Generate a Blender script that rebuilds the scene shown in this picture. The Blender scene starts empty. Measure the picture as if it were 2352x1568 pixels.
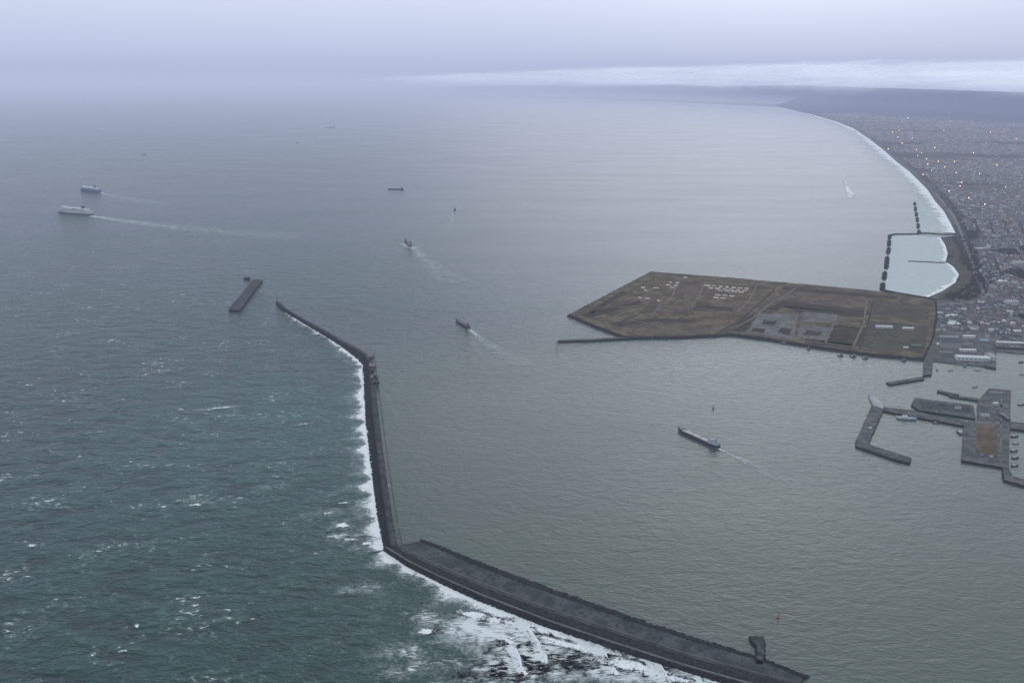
import bpy, bmesh, math, random
import numpy as np
from mathutils import Vector, noise
random.seed(7); np.random.seed(7)
col = bpy.context.scene.collection
R = math.radians
# ---------------------------------------------------------------- camera
W, H, F, PITCH, CH = 2352.0, 1568.0, 2037.0, R(16.4), 700.0
cp, sp = math.cos(PITCH), math.sin(PITCH)
def G(px, py, z=0.0):
    dx = px - W/2; dy = H/2 - py
    d = (dx, F*cp + dy*sp, -F*sp + dy*cp)
    t = (z - CH)/d[2]
    return Vector((d[0]*t, d[1]*t, z))
def proj(x, y, z=0.0):
    v = z - CH
    f = y*cp - v*sp; u = y*sp + v*cp
    return W/2 + x/f*F, H/2 - u/f*F
cam = bpy.data.objects.new('camera', bpy.data.cameras.new('camera')); col.objects.link(cam)
cam.location = (0, 0, CH); cam.rotation_euler = (R(90) - PITCH, 0, 0)
cam.data.sensor_width = 36; cam.data.lens = 36*F/W; cam.data.clip_start = 1; cam.data.clip_end = 600000
bpy.context.scene.camera = cam
# ---------------------------------------------------------------- node helpers
class NT:
    def __init__(s, name):
        s.m = bpy.data.materials.new(name); s.m.use_nodes = True
        s.t = s.m.node_tree; s.t.nodes.clear()
        s.out = s.n('ShaderNodeOutputMaterial')
    def n(s, typ, **k):
        nd = s.t.nodes.new(typ)
        for a, b in k.items(): setattr(nd, a, b)
        return nd
    def L(s, a, b): s.t.links.new(a, b)
    def put(s, sock, v):
        if isinstance(v, bpy.types.NodeSocket): s.L(v, sock)
        else: sock.default_value = v
    def math(s, op, a, b=0.0, c=None, clamp=False):
        nd = s.n('ShaderNodeMath', operation=op, use_clamp=clamp)
        s.put(nd.inputs[0], a); s.put(nd.inputs[1], b)
        if c is not None: s.put(nd.inputs[2], c)
        return nd.outputs[0]
    def pos(s, scale=(1, 1, 1), rot=0.0):
        g = s.n('ShaderNodeNewGeometry'); m = s.n('ShaderNodeMapping')
        s.L(g.outputs['Position'], m.inputs['Vector'])
        m.inputs['Scale'].default_value = scale; m.inputs['Rotation'].default_value = (0, 0, rot)
        return m.outputs[0]
    def noise(s, vec, scale=1.0, detail=3.0, rough=0.55, dist=0.0):
        nd = s.n('ShaderNodeTexNoise'); s.L(vec, nd.inputs['Vector'])
        nd.inputs['Scale'].default_value = scale; nd.inputs['Detail'].default_value = detail
        nd.inputs['Roughness'].default_value = rough; nd.inputs['Distortion'].default_value = dist
        return nd.outputs['Fac']
    def rng(s, v, a, b, c=0.0, d=1.0):
        nd = s.n('ShaderNodeMapRange', interpolation_type='SMOOTHSTEP'); s.put(nd.inputs[0], v)
        for i, q in enumerate((a, b, c, d)): s.put(nd.inputs[i+1], q)
        return nd.outputs[0]
    def mix(s, f, a, b):
        nd = s.n('ShaderNodeMix', data_type='RGBA'); s.put(nd.inputs[0], f)
        for sock, v in ((nd.inputs[6], a), (nd.inputs[7], b)):
            if isinstance(v, tuple): v = (v[0], v[1], v[2], 1)
            s.put(sock, v)
        return nd.outputs[2]
    def attr(s, name): return s.n('ShaderNodeAttribute', attribute_name=name).outputs['Fac']
    def bsdf(s, color, rough=0.8, spec=0.3, normal=None, metallic=0.0):
        b = s.n('ShaderNodeBsdfPrincipled')
        if isinstance(color, tuple): color = (color[0], color[1], color[2], 1)
        s.put(b.inputs['Base Color'], color); s.put(b.inputs['Roughness'], rough)
        s.put(b.inputs['Specular IOR Level'], spec); b.inputs['Metallic'].default_value = metallic
        if normal is not None: s.L(normal, b.inputs['Normal'])
        return b
    def diffuse(s, color):
        b = s.n('ShaderNodeBsdfDiffuse')
        if isinstance(color, tuple): color = (color[0], color[1], color[2], 1)
        s.put(b.inputs[0], color); return b
    def bump(s, h, dist=1.0, strength=1.0):
        b = s.n('ShaderNodeBump'); b.inputs['Strength'].default_value = strength
        b.inputs['Distance'].default_value = dist; s.L(h, b.inputs['Height']); return b.outputs[0]
    def done(s, sh): s.L(sh, s.out.inputs['Surface']); return s.m
def rough_mat(name, c1, c2, scale=0.1, rough=0.95, c3=None):
    t = NT(name); p = t.pos()
    f = t.rng(t.noise(p, scale, 4, .6), .38, .62)
    c = t.mix(f, c1, c2)
    if c3: c = t.mix(t.rng(t.noise(p, scale*4.3, 3, .6), .5, .66), c, c3)
    return t.done(t.diffuse(c).outputs[0])
def paint(name, c, rough=0.5, spec=.3):
    t = NT(name); p = t.pos()
    f = t.rng(t.noise(p, .35, 2, .6), .4, .75)
    cc = t.mix(f, c, tuple(v*.72 for v in c))
    return t.done((t.bsdf(cc, rough, spec) if spec > .1 else t.diffuse(cc)).outputs[0])
M = {}
M['armour'] = rough_mat('armour_concrete', (.014, .017, .020), (.038, .042, .045), .16, c3=(.085, .088, .088))
M['parapet'] = rough_mat('parapet_concrete', (.14, .145, .145), (.20, .20, .20), .05)
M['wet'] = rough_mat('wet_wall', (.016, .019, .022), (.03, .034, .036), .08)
M['deck'] = rough_mat('deck_concrete', (.060, .066, .071), (.105, .11, .115), .035, c3=(.043, .048, .052))
M['quay'] = rough_mat('quay_concrete', (.10, .105, .105), (.17, .172, .168), .04, c3=(.07, .072, .072))
M['pale'] = rough_mat('pale_concrete', (.34, .36, .36), (.45, .46, .46), .05)
M['grassbrown'] = rough_mat('dry_grass', (.105, .085, .052), (.19, .152, .098), .017, c3=(.075, .062, .042))
M['soil'] = rough_mat('bare_soil', (.185, .138, .098), (.115, .09, .068), .02, c3=(.08, .068, .055))
M['yard'] = rough_mat('grey_yard', (.20, .197, .19), (.14, .138, .13), .02, c3=(.10, .098, .092))
M['yardpale'] = rough_mat('pale_yard', (.25, .248, .24), (.17, .168, .162), .05)
M['pink'] = rough_mat('pale_sand', (.58, .50, .45), (.46, .40, .36), .08)
M['greengrass'] = rough_mat('green_grass', (.08, .082, .056), (.115, .108, .074), .015, c3=(.062, .06, .048))
M['track'] = rough_mat('dirt_track', (.20, .178, .145), (.155, .14, .115), .05)
M['darkgrass'] = rough_mat('dark_scrub', (.055, .049, .036), (.08, .069, .047), .03)
M['beach'] = rough_mat('beach_sand', (.11, .105, .095), (.15, .14, .125), .02)
M['tree_a'] = rough_mat('foliage_dark', (.028, .037, .026), (.048, .056, .038), .2)
M['tree_b'] = rough_mat('foliage_brown', (.06, .057, .04), (.045, .047, .036), .2)
PC = dict(white=(.66, .68, .69), cream=(.48, .46, .42), grey=(.28, .29, .30), dark=(.055, .06, .065), navy=(.03, .05, .09),
                 blue=(.07, .19, .38), lightblue=(.25, .38, .52), red=(.35, .06, .04), rust=(.20, .08, .05), green=(.09, .15, .12),
                 black=(.02, .022, .025), slate=(.11, .12, .14), brown=(.13, .09, .075), mauve=(.19, .17, .18), yellow=(.5, .38, .08),
                 glass=(.03, .04, .05), buff=(.4, .36, .3), redbeacon=(.45, .05, .03), palehouse=(.46, .50, .55))
for k, c in PC.items(): M[k] = paint(k + '_paint', c)
HC = dict(white=(.58, .60, .62), cream=(.44, .42, .39), grey=(.28, .285, .30), dark=(.09, .093, .105), navy=(.07, .095, .15), lightblue=(.26, .34, .42),
          rust=(.26, .145, .11), green=(.11, .17, .14), slate=(.16, .168, .19), brown=(.18, .138, .115), mauve=(.235, .205, .21), buff=(.36, .325, .285))
for k, c in HC.items(): M['h_'+k] = paint(k + '_weathered', c, .95, .04)
def lampmat(name, c, s):
    t = NT(name); e = t.n('ShaderNodeEmission'); e.inputs[0].default_value = (*c, 1); e.inputs[1].default_value = s
    return t.done(e.outputs[0])
M['lamp_orange'] = lampmat('orange_lamp', (1, .48, .18), 12)
M['lamp_white'] = lampmat('white_lamp', (1, .74, .48), 9)
# ---------------------------------------------------------------- mesh builder
class MB:
    def __init__(s): s.v = []; s.f = []; s.mi = []; s.at = []
    def face(s, pts, mi=0, at=None):
        b = len(s.v); s.v += [tuple(p) for p in pts]; s.f.append(tuple(range(b, b+len(pts)))); s.mi.append(mi)
        s.at += (at if at else [0]*len(pts))
    def grid(s, rows, mi=0, at=None, close=False):
        b = len(s.v); n = len(rows[0])
        for i, r in enumerate(rows):
            s.v += [tuple(p) for p in r]; s.at += (at[i] if at else [0]*n)
        for i in range(len(rows)-1):
            for j in range(n-1 if not close else n):
                k = (j+1) % n
                s.f.append((b+i*n+j, b+i*n+k, b+(i+1)*n+k, b+(i+1)*n+j)); s.mi.append(mi)
    def box(s, c, d, rz=0.0, mi=0, mtop=None):
        cx, cy, cz = c; a, b_, h = d[0]/2, d[1]/2, d[2]
        cr, sr = math.cos(rz), math.sin(rz)
        def q(x, y, z): return (cx+x*cr-y*sr, cy+x*sr+y*cr, cz+z)
        p = [q(-a, -b_, 0), q(a, -b_, 0), q(a, b_, 0), q(-a, b_, 0), q(-a, -b_, h), q(a, -b_, h), q(a, b_, h), q(-a, b_, h)]
        k = len(s.v); s.v += p; s.at += [0]*8
        for i, f in enumerate(((4, 5, 6, 7), (0, 1, 5, 4), (1, 2, 6, 5), (2, 3, 7, 6), (3, 0, 4, 7), (3, 2, 1, 0))):
            s.f.append(tuple(k+j for j in f)); s.mi.append(mtop if (i == 0 and mtop is not None) else mi)
    def gable(s, c, d, rz=0.0, rise=2.0, mi=0, over=.4):
        cx, cy, cz = c; a, b_ = d[0]/2+over, d[1]/2+over
        cr, sr = math.cos(rz), math.sin(rz)
        def q(x, y, z): return (cx+x*cr-y*sr, cy+x*sr+y*cr, cz+z)
        p = [q(-a, -b_, 0), q(a, -b_, 0), q(a, b_, 0), q(-a, b_, 0), q(-a, 0, rise), q(a, 0, rise)]
        k = len(s.v); s.v += p; s.at += [0]*6
        for f in ((0, 1, 5, 4), (2, 3, 4, 5), (1, 2, 5), (3, 0, 4), (3, 2, 1, 0)):
            s.f.append(tuple(k+j for j in f)); s.mi.append(mi)
    def cyl(s, c, r0, r1, h, n=8, mi=0):
        k = len(s.v)
        for z, r in ((0, r0), (h, r1)):
            for i in range(n):
                a = 2*math.pi*i/n; s.v.append((c[0]+r*math.cos(a), c[1]+r*math.sin(a), c[2]+z)); s.at.append(0)
        for i in range(n):
            j = (i+1) % n; s.f.append((k+i, k+j, k+n+j, k+n+i)); s.mi.append(mi)
        s.f.append(tuple(k+n+i for i in range(n))); s.mi.append(mi)
        s.f.append(tuple(k+n-1-i for i in range(n))); s.mi.append(mi)
    def lump(s, c, r, mi=0, zs=.8):
        k = len(s.v); a = random.random()*6.28
        def rr(): return r*random.uniform(.6, 1.25)
        for i in range(4):
            q = rr(); t = a+i*1.57+random.uniform(-.4, .4)
            s.v.append((c[0]+q*math.cos(t), c[1]+q*math.sin(t), c[2]+random.uniform(-.3, .3)*r))
        s.v.append((c[0]+random.uniform(-.3, .3)*r, c[1], c[2]+rr()*zs)); s.v.append((c[0], c[1], c[2]-r*.8)); s.at += [0]*6
        for i in range(4):
            j = (i+1) % 4; s.f.append((k+i, k+j, k+4)); s.mi.append(mi); s.f.append((k+j, k+i, k+5)); s.mi.append(mi)
    def build(s, name, mats, parent=None, smooth=False, attr=None):
        me = bpy.data.meshes.new(name); me.from_pydata(s.v, [], s.f)
        if not isinstance(mats, (list, tuple)): mats = [mats]
        for m in mats: me.materials.append(m)
        me.polygons.foreach_set('material_index', s.mi)
        if smooth: me.polygons.foreach_set('use_smooth', [True]*len(s.f))
        if attr: a = me.attributes.new(attr, 'FLOAT', 'POINT'); a.data.foreach_set('value', s.at)
        me.update()
        o = bpy.data.objects.new(name, me); col.objects.link(o)
        if parent: o.parent = parent
        return o
def tag(o, label=None, cat=None, group=None, kind=None):
    if label: o['label'] = label
    if cat: o['category'] = cat
    if group: o['group'] = group
    if kind: o['kind'] = kind
    return o
def empty(name, loc, rz=0.0, label=None, cat=None, group=None):
    o = bpy.data.objects.new(name, None); col.objects.link(o); o.location = loc; o.rotation_euler = (0, 0, rz)
    o.empty_display_size = 2
    return tag(o, label, cat, group)
def polyprism(mb, pts, z1, z0, mt=0, ms=0):
    bm = bmesh.new()
    vs = [bm.verts.new(p) for p in pts]
    try: bm.faces.new(vs)
    except Exception: pass
    bmesh.ops.triangulate(bm, faces=bm.faces[:])
    bm.verts.index_update()
    b = len(mb.v)
    for v in bm.verts: mb.v.append((v.co.x, v.co.y, z1)); mb.at.append(0)
    for f in bm.faces:
        ids = [b+v.index for v in f.verts]
        if f.normal.z < 0: ids = ids[::-1]
        mb.f.append(tuple(ids)); mb.mi.append(mt)
    bm.free()
    if z0 is not None:
        n = len(pts)
        for i in range(n):
            p, q = pts[i], pts[(i+1) % n]
            mb.face([(p[0], p[1], z0), (q[0], q[1], z0), (q[0], q[1], z1), (p[0], p[1], z1)], ms)
def PX(l, z=0.0): return [G(a, b, z) for a, b in l]
def sub(pts, k):
    out = []
    for i in range(len(pts)-1):
        for j in range(k): out.append(pts[i].lerp(pts[i+1], j/k))
    out.append(pts[-1]); return out
def rails(lst, k):
    return [sub(PX(p, z), k) for p, z in lst]
def loft(mb, rs, mi=0, jit=0.0, mid=0):
    rows = []
    for i in range(len(rs)-1):
        for j in range(mid+1):
            rows.append([a.lerp(b, j/(mid+1)) for a, b in zip(rs[i], rs[i+1])])
    rows.append(list(rs[-1]))
    if jit: rows = [[p + Vector([random.gauss(0, jit) for _ in range(3)]) for p in r] for r in rows]
    mb.grid(rows, mi)
def scatter(mb, ra, rb, n, r, mi=0):
    for _ in range(n):
        i = random.randrange(len(ra)-1); t = random.random(); u = random.random()
        p = ra[i].lerp(ra[i+1], t).lerp(rb[i].lerp(rb[i+1], t), u)
        mb.lump(p, r*random.uniform(.6, 1.2), mi)
def inpoly(x, y, poly):
    c = False; n = len(poly); j = n-1
    for i in range(n):
        xi, yi = poly[i][0], poly[i][1]; xj, yj = poly[j][0], poly[j][1]
        if (yi > y) != (yj > y) and x < (xj-xi)*(y-yi)/(yj-yi)+xi: c = not c
        j = i
    return c
def segdist(x, y, pl):
    best = 1e18
    for i in range(len(pl)-1):
        ax, ay = pl[i][0], pl[i][1]; bx, by = pl[i+1][0], pl[i+1][1]
        dx, dy = bx-ax, by-ay; L2 = dx*dx+dy*dy or 1
        t = max(0, min(1, ((x-ax)*dx+(y-ay)*dy)/L2))
        best = min(best, (ax+t*dx-x)**2+(ay+t*dy-y)**2)
    return math.sqrt(best)
# ---------------------------------------------------------------- world, sun
SUN_AZ, SUN_EL = R(24), R(24)
wd = bpy.data.worlds.new('World'); bpy.context.scene.world = wd; wd.use_nodes = True
t = wd.node_tree; t.nodes.clear(); N = t.nodes.new; Lk = t.links.new
out = N('ShaderNodeOutputWorld')
sky = N('ShaderNodeTexSky'); sky.sky_type = 'NISHITA'; sky.sun_disc = False
sky.sun_elevation = SUN_EL; sky.sun_rotation = SUN_AZ; sky.altitude = 700; sky.dust_density = .3; sky.air_density = 1
b1 = N('ShaderNodeBackground'); b1.inputs[1].default_value = .015; Lk(sky.outputs[0], b1.inputs[0])
tc = N('ShaderNodeTexCoord'); sx = N('ShaderNodeSeparateXYZ'); Lk(tc.outputs['Generated'], sx.inputs[0])
rp = N('ShaderNodeValToRGB'); rp.color_ramp.interpolation = 'EASE'
mr = N('ShaderNodeMapRange'); mr.inputs[1].default_value = -.1; mr.inputs[2].default_value = 1.0; Lk(sx.outputs[2], mr.inputs[0]); Lk(mr.outputs[0], rp.inputs[0])
def e(z): return (z+.1)/1.1
els = [(-.1, (.46, .51, .68)), (0.0, (.56, .62, .84)), (.04, (.66, .72, .93)), (.10, (.78, .82, .97)), (.3, (.66, .72, .76)), (1.0, (.60, .66, .68))]
rp.color_ramp.elements[0].position = e(els[0][0]); rp.color_ramp.elements[0].color = (*els[0][1], 1)
rp.color_ramp.elements[1].position = e(els[-1][0]); rp.color_ramp.elements[1].color = (*els[-1][1], 1)
for z, c in els[1:-1]:
    q = rp.color_ramp.elements.new(e(z)); q.color = (*c, 1)
b2 = N('ShaderNodeBackground'); b2.inputs[1].default_value = .96; Lk(rp.outputs[0], b2.inputs[0])
def glow(az, el, power, colr, st):
    dp = N('ShaderNodeVectorMath'); dp.operation = 'DOT_PRODUCT'; Lk(tc.outputs['Generated'], dp.inputs[0])
    dp.inputs[1].default_value = (math.sin(az)*math.cos(el), math.cos(az)*math.cos(el), math.sin(el))
    mx = N('ShaderNodeMath'); mx.operation = 'MAXIMUM'; Lk(dp.outputs['Value'], mx.inputs[0]); mx.inputs[1].default_value = 0
    pw = N('ShaderNodeMath'); pw.operation = 'POWER'; Lk(mx.outputs[0], pw.inputs[0]); pw.inputs[1].default_value = power
    ml = N('ShaderNodeMath'); ml.operation = 'MULTIPLY'; Lk(pw.outputs[0], ml.inputs[0]); ml.inputs[1].default_value = st
    bb = N('ShaderNodeBackground'); bb.inputs[0].default_value = (*colr, 1); Lk(ml.outputs[0], bb.inputs[1]); return bb
b3 = glow(R(16), R(21), 55, (.97, .98, 1.0), 1.6)
a1 = N('ShaderNodeAddShader'); a2 = N('ShaderNodeAddShader')
Lk(b1.outputs[0], a1.inputs[0]); Lk(b2.outputs[0], a1.inputs[1]); Lk(a1.outputs[0], a2.inputs[0]); Lk(b3.outputs[0], a2.inputs[1])
Lk(a2.outputs[0], out.inputs['Surface'])
sun = bpy.data.objects.new('sun', bpy.data.lights.new('sun', 'SUN')); col.objects.link(sun)
sun.data.energy = .5; sun.data.angle = R(60); sun.data.color = (1, .97, .93)
sd = Vector((math.sin(SUN_AZ)*math.cos(SUN_EL), math.cos(SUN_AZ)*math.cos(SUN_EL), math.sin(SUN_EL)))
sun.rotation_euler = sd.to_track_quat('Z', 'Y').to_euler()
bpy.context.scene.view_settings.view_transform = 'Standard'; bpy.context.scene.view_settings.look = 'None'
HL = 28000.0
m = bpy.data.materials.new('sea_haze'); m.use_nodes = True; t2 = m.node_tree; t2.nodes.clear()
o_ = t2.nodes.new('ShaderNodeOutputMaterial'); ab = t2.nodes.new('ShaderNodeVolumeAbsorption'); em = t2.nodes.new('ShaderNodeEmission')
ab.inputs[0].default_value = (0, 0, 0, 1); ab.inputs[1].default_value = 1/HL
em.inputs[0].default_value = (.455, .51, .72, 1); em.inputs[1].default_value = 1/HL
ad = t2.nodes.new('ShaderNodeAddShader'); t2.links.new(ab.outputs[0], ad.inputs[0]); t2.links.new(em.outputs[0], ad.inputs[1])
t2.links.new(ad.outputs[0], o_.inputs['Volume'])
hz = MB(); hz.box((0, 0, -60), (440000, 440000, 2160)); hz = hz.build('haze', m); tag(hz, 'pale blue evening sea haze filling the air over the bay', 'haze', kind='structure')
# ---------------------------------------------------------------- sea
def interp(x, tab):
    for (x0, y0), (x1, y1) in zip(tab, tab[1:]):
        if x <= x1: return y0+(y1-y0)*max(0, (x-x0)/(x1-x0))
    return tab[-1][1]
RT = [(700, 46000), (1200, 38000), (1500, 32000), (1780, 25500), (1960, 20500), (2352, 17000), (3200, 14500), (4500, 13000)]
harbour = [(q.x, q.y) for q in PX([(637, 692), (842, 828), (858, 1000), (885, 1262), (1100, 1375), (1560, 1535), (1900, 1640), (3400, 1640), (3400, 700), (2145, 690), (1308, 722)])]
mouth = [(q.x, q.y) for q in PX([(637, 692), (1308, 722)])]
az = np.radians(np.concatenate([np.linspace(-85, -36, 20)[:-1], np.linspace(-36, 36, 300), np.linspace(36, 85, 20)[1:]]))
rr = np.exp(np.linspace(math.log(250), math.log(215000), 300))
A, RR = np.meshgrid(az, rr); X = (RR*np.sin(A)).ravel(); Y = (RR*np.cos(A)).ravel()
ins = np.zeros(len(X), bool); j = len(harbour)-1
for i in range(len(harbour)):
    xi, yi = harbour[i]; xj, yj = harbour[j]
    with np.errstate(divide='ignore', invalid='ignore'):
        c = ((yi > Y) != (yj > Y)) & (X < (xj-xi)*(Y-yi)/(yj-yi)+xi)
    ins ^= c; j = i
ax, ay = mouth[0]; bx, by = mouth[1]; tt = np.clip(((X-ax)*(bx-ax)+(Y-ay)*(by-ay))/((bx-ax)**2+(by-ay)**2), 0, 1)
dm = np.hypot(ax+tt*(bx-ax)-X, ay+tt*(by-ay)-Y)
def ss(v, a, b): u = np.clip((v-a)/(b-a), 0, 1); return u*u*(3-2*u)
azd = np.degrees(A.ravel()); Rf = RR.ravel()
outside = (1 - .70*ss(azd, -26, 8))*(1-.22*ss(Rf, 1900, 4500))
inner = outside + (.20-outside)*ss(dm, 0, 1100)
chop = np.where(ins, inner, outside)
gx = G(560, 980); tint = (.35+.65*np.exp(-(((X-gx.x)/330)**2 + ((Y-gx.y)/480)**2))) * (~ins) * (1-ss(Rf, 1800, 4200))
harb = np.where(ins, ss(dm, 0, 700), 0)
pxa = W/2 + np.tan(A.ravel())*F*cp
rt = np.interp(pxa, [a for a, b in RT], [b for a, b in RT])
painted_refl = ss(Rf/rt, .40, 1.05)*ss(pxa, 1000, 1750)*.9  # dark reflection of cloud and hills, painted into the far water colour
me = bpy.data.meshes.new('sea'); nA, nR = len(az), len(rr)
idx = np.arange(nA*nR).reshape(nR, nA)
quads = np.stack([idx[:-1, :-1], idx[:-1, 1:], idx[1:, 1:], idx[1:, :-1]], -1).reshape(-1, 4)
co = np.stack([X, Y, np.zeros_like(X)], 1)
me.vertices.add(len(X)); me.vertices.foreach_set('co', co.ravel())
me.loops.add(quads.size); me.loops.foreach_set('vertex_index', quads.ravel())
me.polygons.add(len(quads)); me.polygons.foreach_set('loop_start', np.arange(0, quads.size, 4)); me.polygons.foreach_set('loop_total', np.full(len(quads), 4))
me.update()
me.validate()
if me.polygons[0].normal.z < 0: me.flip_normals()
for nm, v in (('chop', chop), ('tint', tint), ('harb', harb), ('painted_refl', painted_refl)):
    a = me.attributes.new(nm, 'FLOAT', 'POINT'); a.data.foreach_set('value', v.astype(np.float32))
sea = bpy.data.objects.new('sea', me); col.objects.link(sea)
tag(sea, 'dark green wind-ruffled sea and calmer grey harbour water', 'sea', kind='structure')
t = NT('sea_water'); ch = t.attr('chop'); refl = t.attr('painted_refl')
n1 = t.noise(t.pos((1/66, 1/34, 1), R(-12)), 1, 3, .55, .5)
n2 = t.noise(t.pos((1/24, 1/12.5, 1), R(24)), 1, 3, .62, .9)
n3 = t.noise(t.pos((1/12, 1/5, 1), R(12)), 1, 2, .6)
ch2 = t.math('POWER', ch, 1.7)
h = t.math('ADD', t.math('MULTIPLY', t.math('MULTIPLY', n1, 15.5), ch2), t.math('ADD', t.math('MULTIPLY', t.math('MULTIPLY', n2, 7.2), ch), t.math('MULTIPLY', t.math('MULTIPLY', n3, 2.4), ch)))
nb = t.bump(h, 1.0, 1.0)
patch = t.rng(t.noise(t.pos((1/900, 1/300, 1), R(15)), 1, 3, .6), .3, .7)
base = t.mix(patch, (.003, .032, .028), (.008, .048, .041))
base = t.mix(t.attr('tint'), base, (.017, .088, .070))
base = t.mix(t.attr('harb'), base, (.052, .084, .068))
base = t.mix(t.math('MULTIPLY', t.rng(n2, .50, .70), t.math('MULTIPLY', ch2, .85)), base, (.052, .135, .115))
base = t.mix(t.math('MULTIPLY', t.rng(n1, .52, .34), t.math('MULTIPLY', ch2, .7)), base, (.002, .018, .018))
wc = t.noise(t.pos((1/14, 1/9, 1), R(18)), 1, 4, .65, .5)
wp = t.noise(t.pos((1/120, 1/80, 1), 0), 1, 2, .6)
wv = t.math('ADD', wc, t.math('MULTIPLY', t.math('SUBTRACT', wp, .5), .6))
wcf = t.math('MULTIPLY', t.rng(wv, .675, .76), t.rng(ch, .68, .92))
base = t.mix(t.math('MULTIPLY', t.rng(wv, .55, .70), t.math('MULTIPLY', ch2, .25)), base, (.28, .38, .36))
base = t.mix(wcf, base, (.78, .82, .82))
base = t.mix(refl, base, (.03, .07, .13))
rg = t.math('ADD', t.math('MULTIPLY', patch, .07), t.math('MULTIPLY_ADD', wcf, .5, .20))
b = t.bsdf(base, rg, t.math('MULTIPLY_ADD', refl, -.38, .5), nb); b.inputs['IOR'].default_value = 1.333
sea.data.materials.append(t.done(b.outputs[0]))
def foammat(name, soft0, soft1, amp, colr, sx_=8, sy_=9, rot=10):
    t = NT(name); a = t.attr('a')
    nn = t.rng(t.noise(t.pos((1/sx_, 1/sy_, 1/7), R(rot)), 1, 6, .68, 1.0), .28, .72)
    big = t.rng(t.noise(t.pos((1/34, 1/38, 1/30), R(-10)), 1, 2, .6, .4), .3, .7)
    nn = t.math('ADD', t.math('MULTIPLY', nn, .65), t.math('MULTIPLY', big, .35))
    inv = t.math('SUBTRACT', 1.0, a)
    al = t.rng(nn, t.math('SUBTRACT', inv, soft0), t.math('ADD', inv, soft1))
    al = t.math('MULTIPLY', al, t.rng(a, 0.0, .2, 0, amp))
    tr = t.n('ShaderNodeBsdfTransparent'); df = t.diffuse(colr)
    mx = t.n('ShaderNodeMixShader'); t.L(al, mx.inputs[0]); t.L(tr.outputs[0], mx.inputs[1]); t.L(df.outputs[0], mx.inputs[2])
    return t.done(mx.outputs[0])
FOAM = foammat('sea_foam', .16, .26, 1.0, (.92, .95, .97))
MIST = foammat('thin_foam_and_sheen', .50, .85, .50, (.82, .90, .91))
LACE = foammat('lacy_foam', .10, .35, .85, (.88, .93, .95), 16, 4.5, 24)
fz = [.25]
def nz(): fz[0] += .012; return fz[0]
def ribbon(mb, pts, w0, w1, a0, a1, k=10, side='both', wob=.25, mi=0, ends=True):
    p = sub(pts, k); n = len(p); z = nz(); rows = []; ats = []
    for i, q in enumerate(p):
        d = (p[min(i+1, n-1)] - p[max(i-1, 0)]); d.z = 0; d.normalize(); nr = Vector((-d.y, d.x, 0))
        u = i/(n-1); w = (w0+(w1-w0)*u)*(1+wob*noise.noise(Vector((q.x*.03, q.y*.03, 3)))*2); a_ = a0+(a1-a0)*u
        if side == 'both': offs = [(-1, 0), (-.6, .6), (-.25, 1), (.25, 1), (.6, .6), (1, 0)]
        else:
            s = 1 if side == 'left' else -1
            offs = [(-.35*s, .9), (0, 1), (.3*s, .85), (.6*s, .55), (1*s, 0)]
        if ends and i in (0, n-1): a_ *= .0 if side == 'both' else .5
        rows.append([(q.x+nr.x*o*w, q.y+nr.y*o*w, z) for o, _ in offs]); ats.append([f*a_ for _, f in offs])
    mb.grid(rows, mi, ats)
def blob(mb, px, py, rx, ry, rot, a0, ns=20, mi=0):
    c = G(px, py); z = nz(); rows = []; ats = []
    for k, (q, f) in enumerate(((.02, 1), (.35, .95), (.7, .6), (1, 0))):
        r_ = []; cr, sr = math.cos(rot), math.sin(rot)
        for i in range(ns):
            th = 6.283*i/ns; w = 1+.6*noise.noise(Vector((math.cos(th)*1.5+px, math.sin(th)*1.5+py, 1)))
            x, y = rx*q*w*math.cos(th), ry*q*w*math.sin(th); r_.append((c.x+x*cr-y*sr, c.y+x*sr+y*cr, z))
        rows.append(r_); ats.append([f*a0]*ns)
    mb.grid(rows, mi, ats, close=True)
def foam_done(mb, name, label, cat): return tag(mb.build(name, [FOAM, MIST, LACE], attr='a'), label, cat, kind='stuff')
# ---------------------------------------------------------------- breakwaters
LA0 = [(832, 836), (838, 950), (849, 1050), (858, 1120), (868, 1190), (882, 1264)]
LA1 = [(843, 828), (852, 950), (862, 1040), (872, 1115), (882, 1185), (893, 1255)]
LA2 = [(846, 826), (856, 948), (866, 1038), (876, 1113), (886, 1183), (898, 1252)]
LA3 = [(856, 826), (870, 950), (881, 1040), (892, 1120), (903, 1190), (915, 1251)]
def bwater(name, label, groups, k=10):
    root = empty(name, groups[0][1][0][0], 0, label, 'breakwater'); inv = -Vector(root.location)
    for pn, rl, mat, jit, mid, lumps, lr in groups:
        mb = MB(); loft(mb, rl, 0, jit, mid)
        if lumps: scatter(mb, rl[0], rl[-1], lumps, lr)
        mb.v = [(x+inv.x, y+inv.y, z+inv.z) for x, y, z in mb.v]
        mb.build(pn, mat, root)
    return root
r0, r1, r2, r3 = rails([(LA0, -.5), (LA1, 7), (LA2, 9), (LA3, 4)], 24)
def dn(r, z): return [Vector((p.x, p.y, z)) for p in r]
def off(r, dx, dy, z=None): return [Vector((p.x+dx, p.y+dy, p.z if z is None else z)) for p in r]
def mixr(a, b, u, z): return [Vector((p.x+(q.x-p.x)*u, p.y+(q.y-p.y)*u, z)) for p, q in zip(a, b)]
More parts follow.
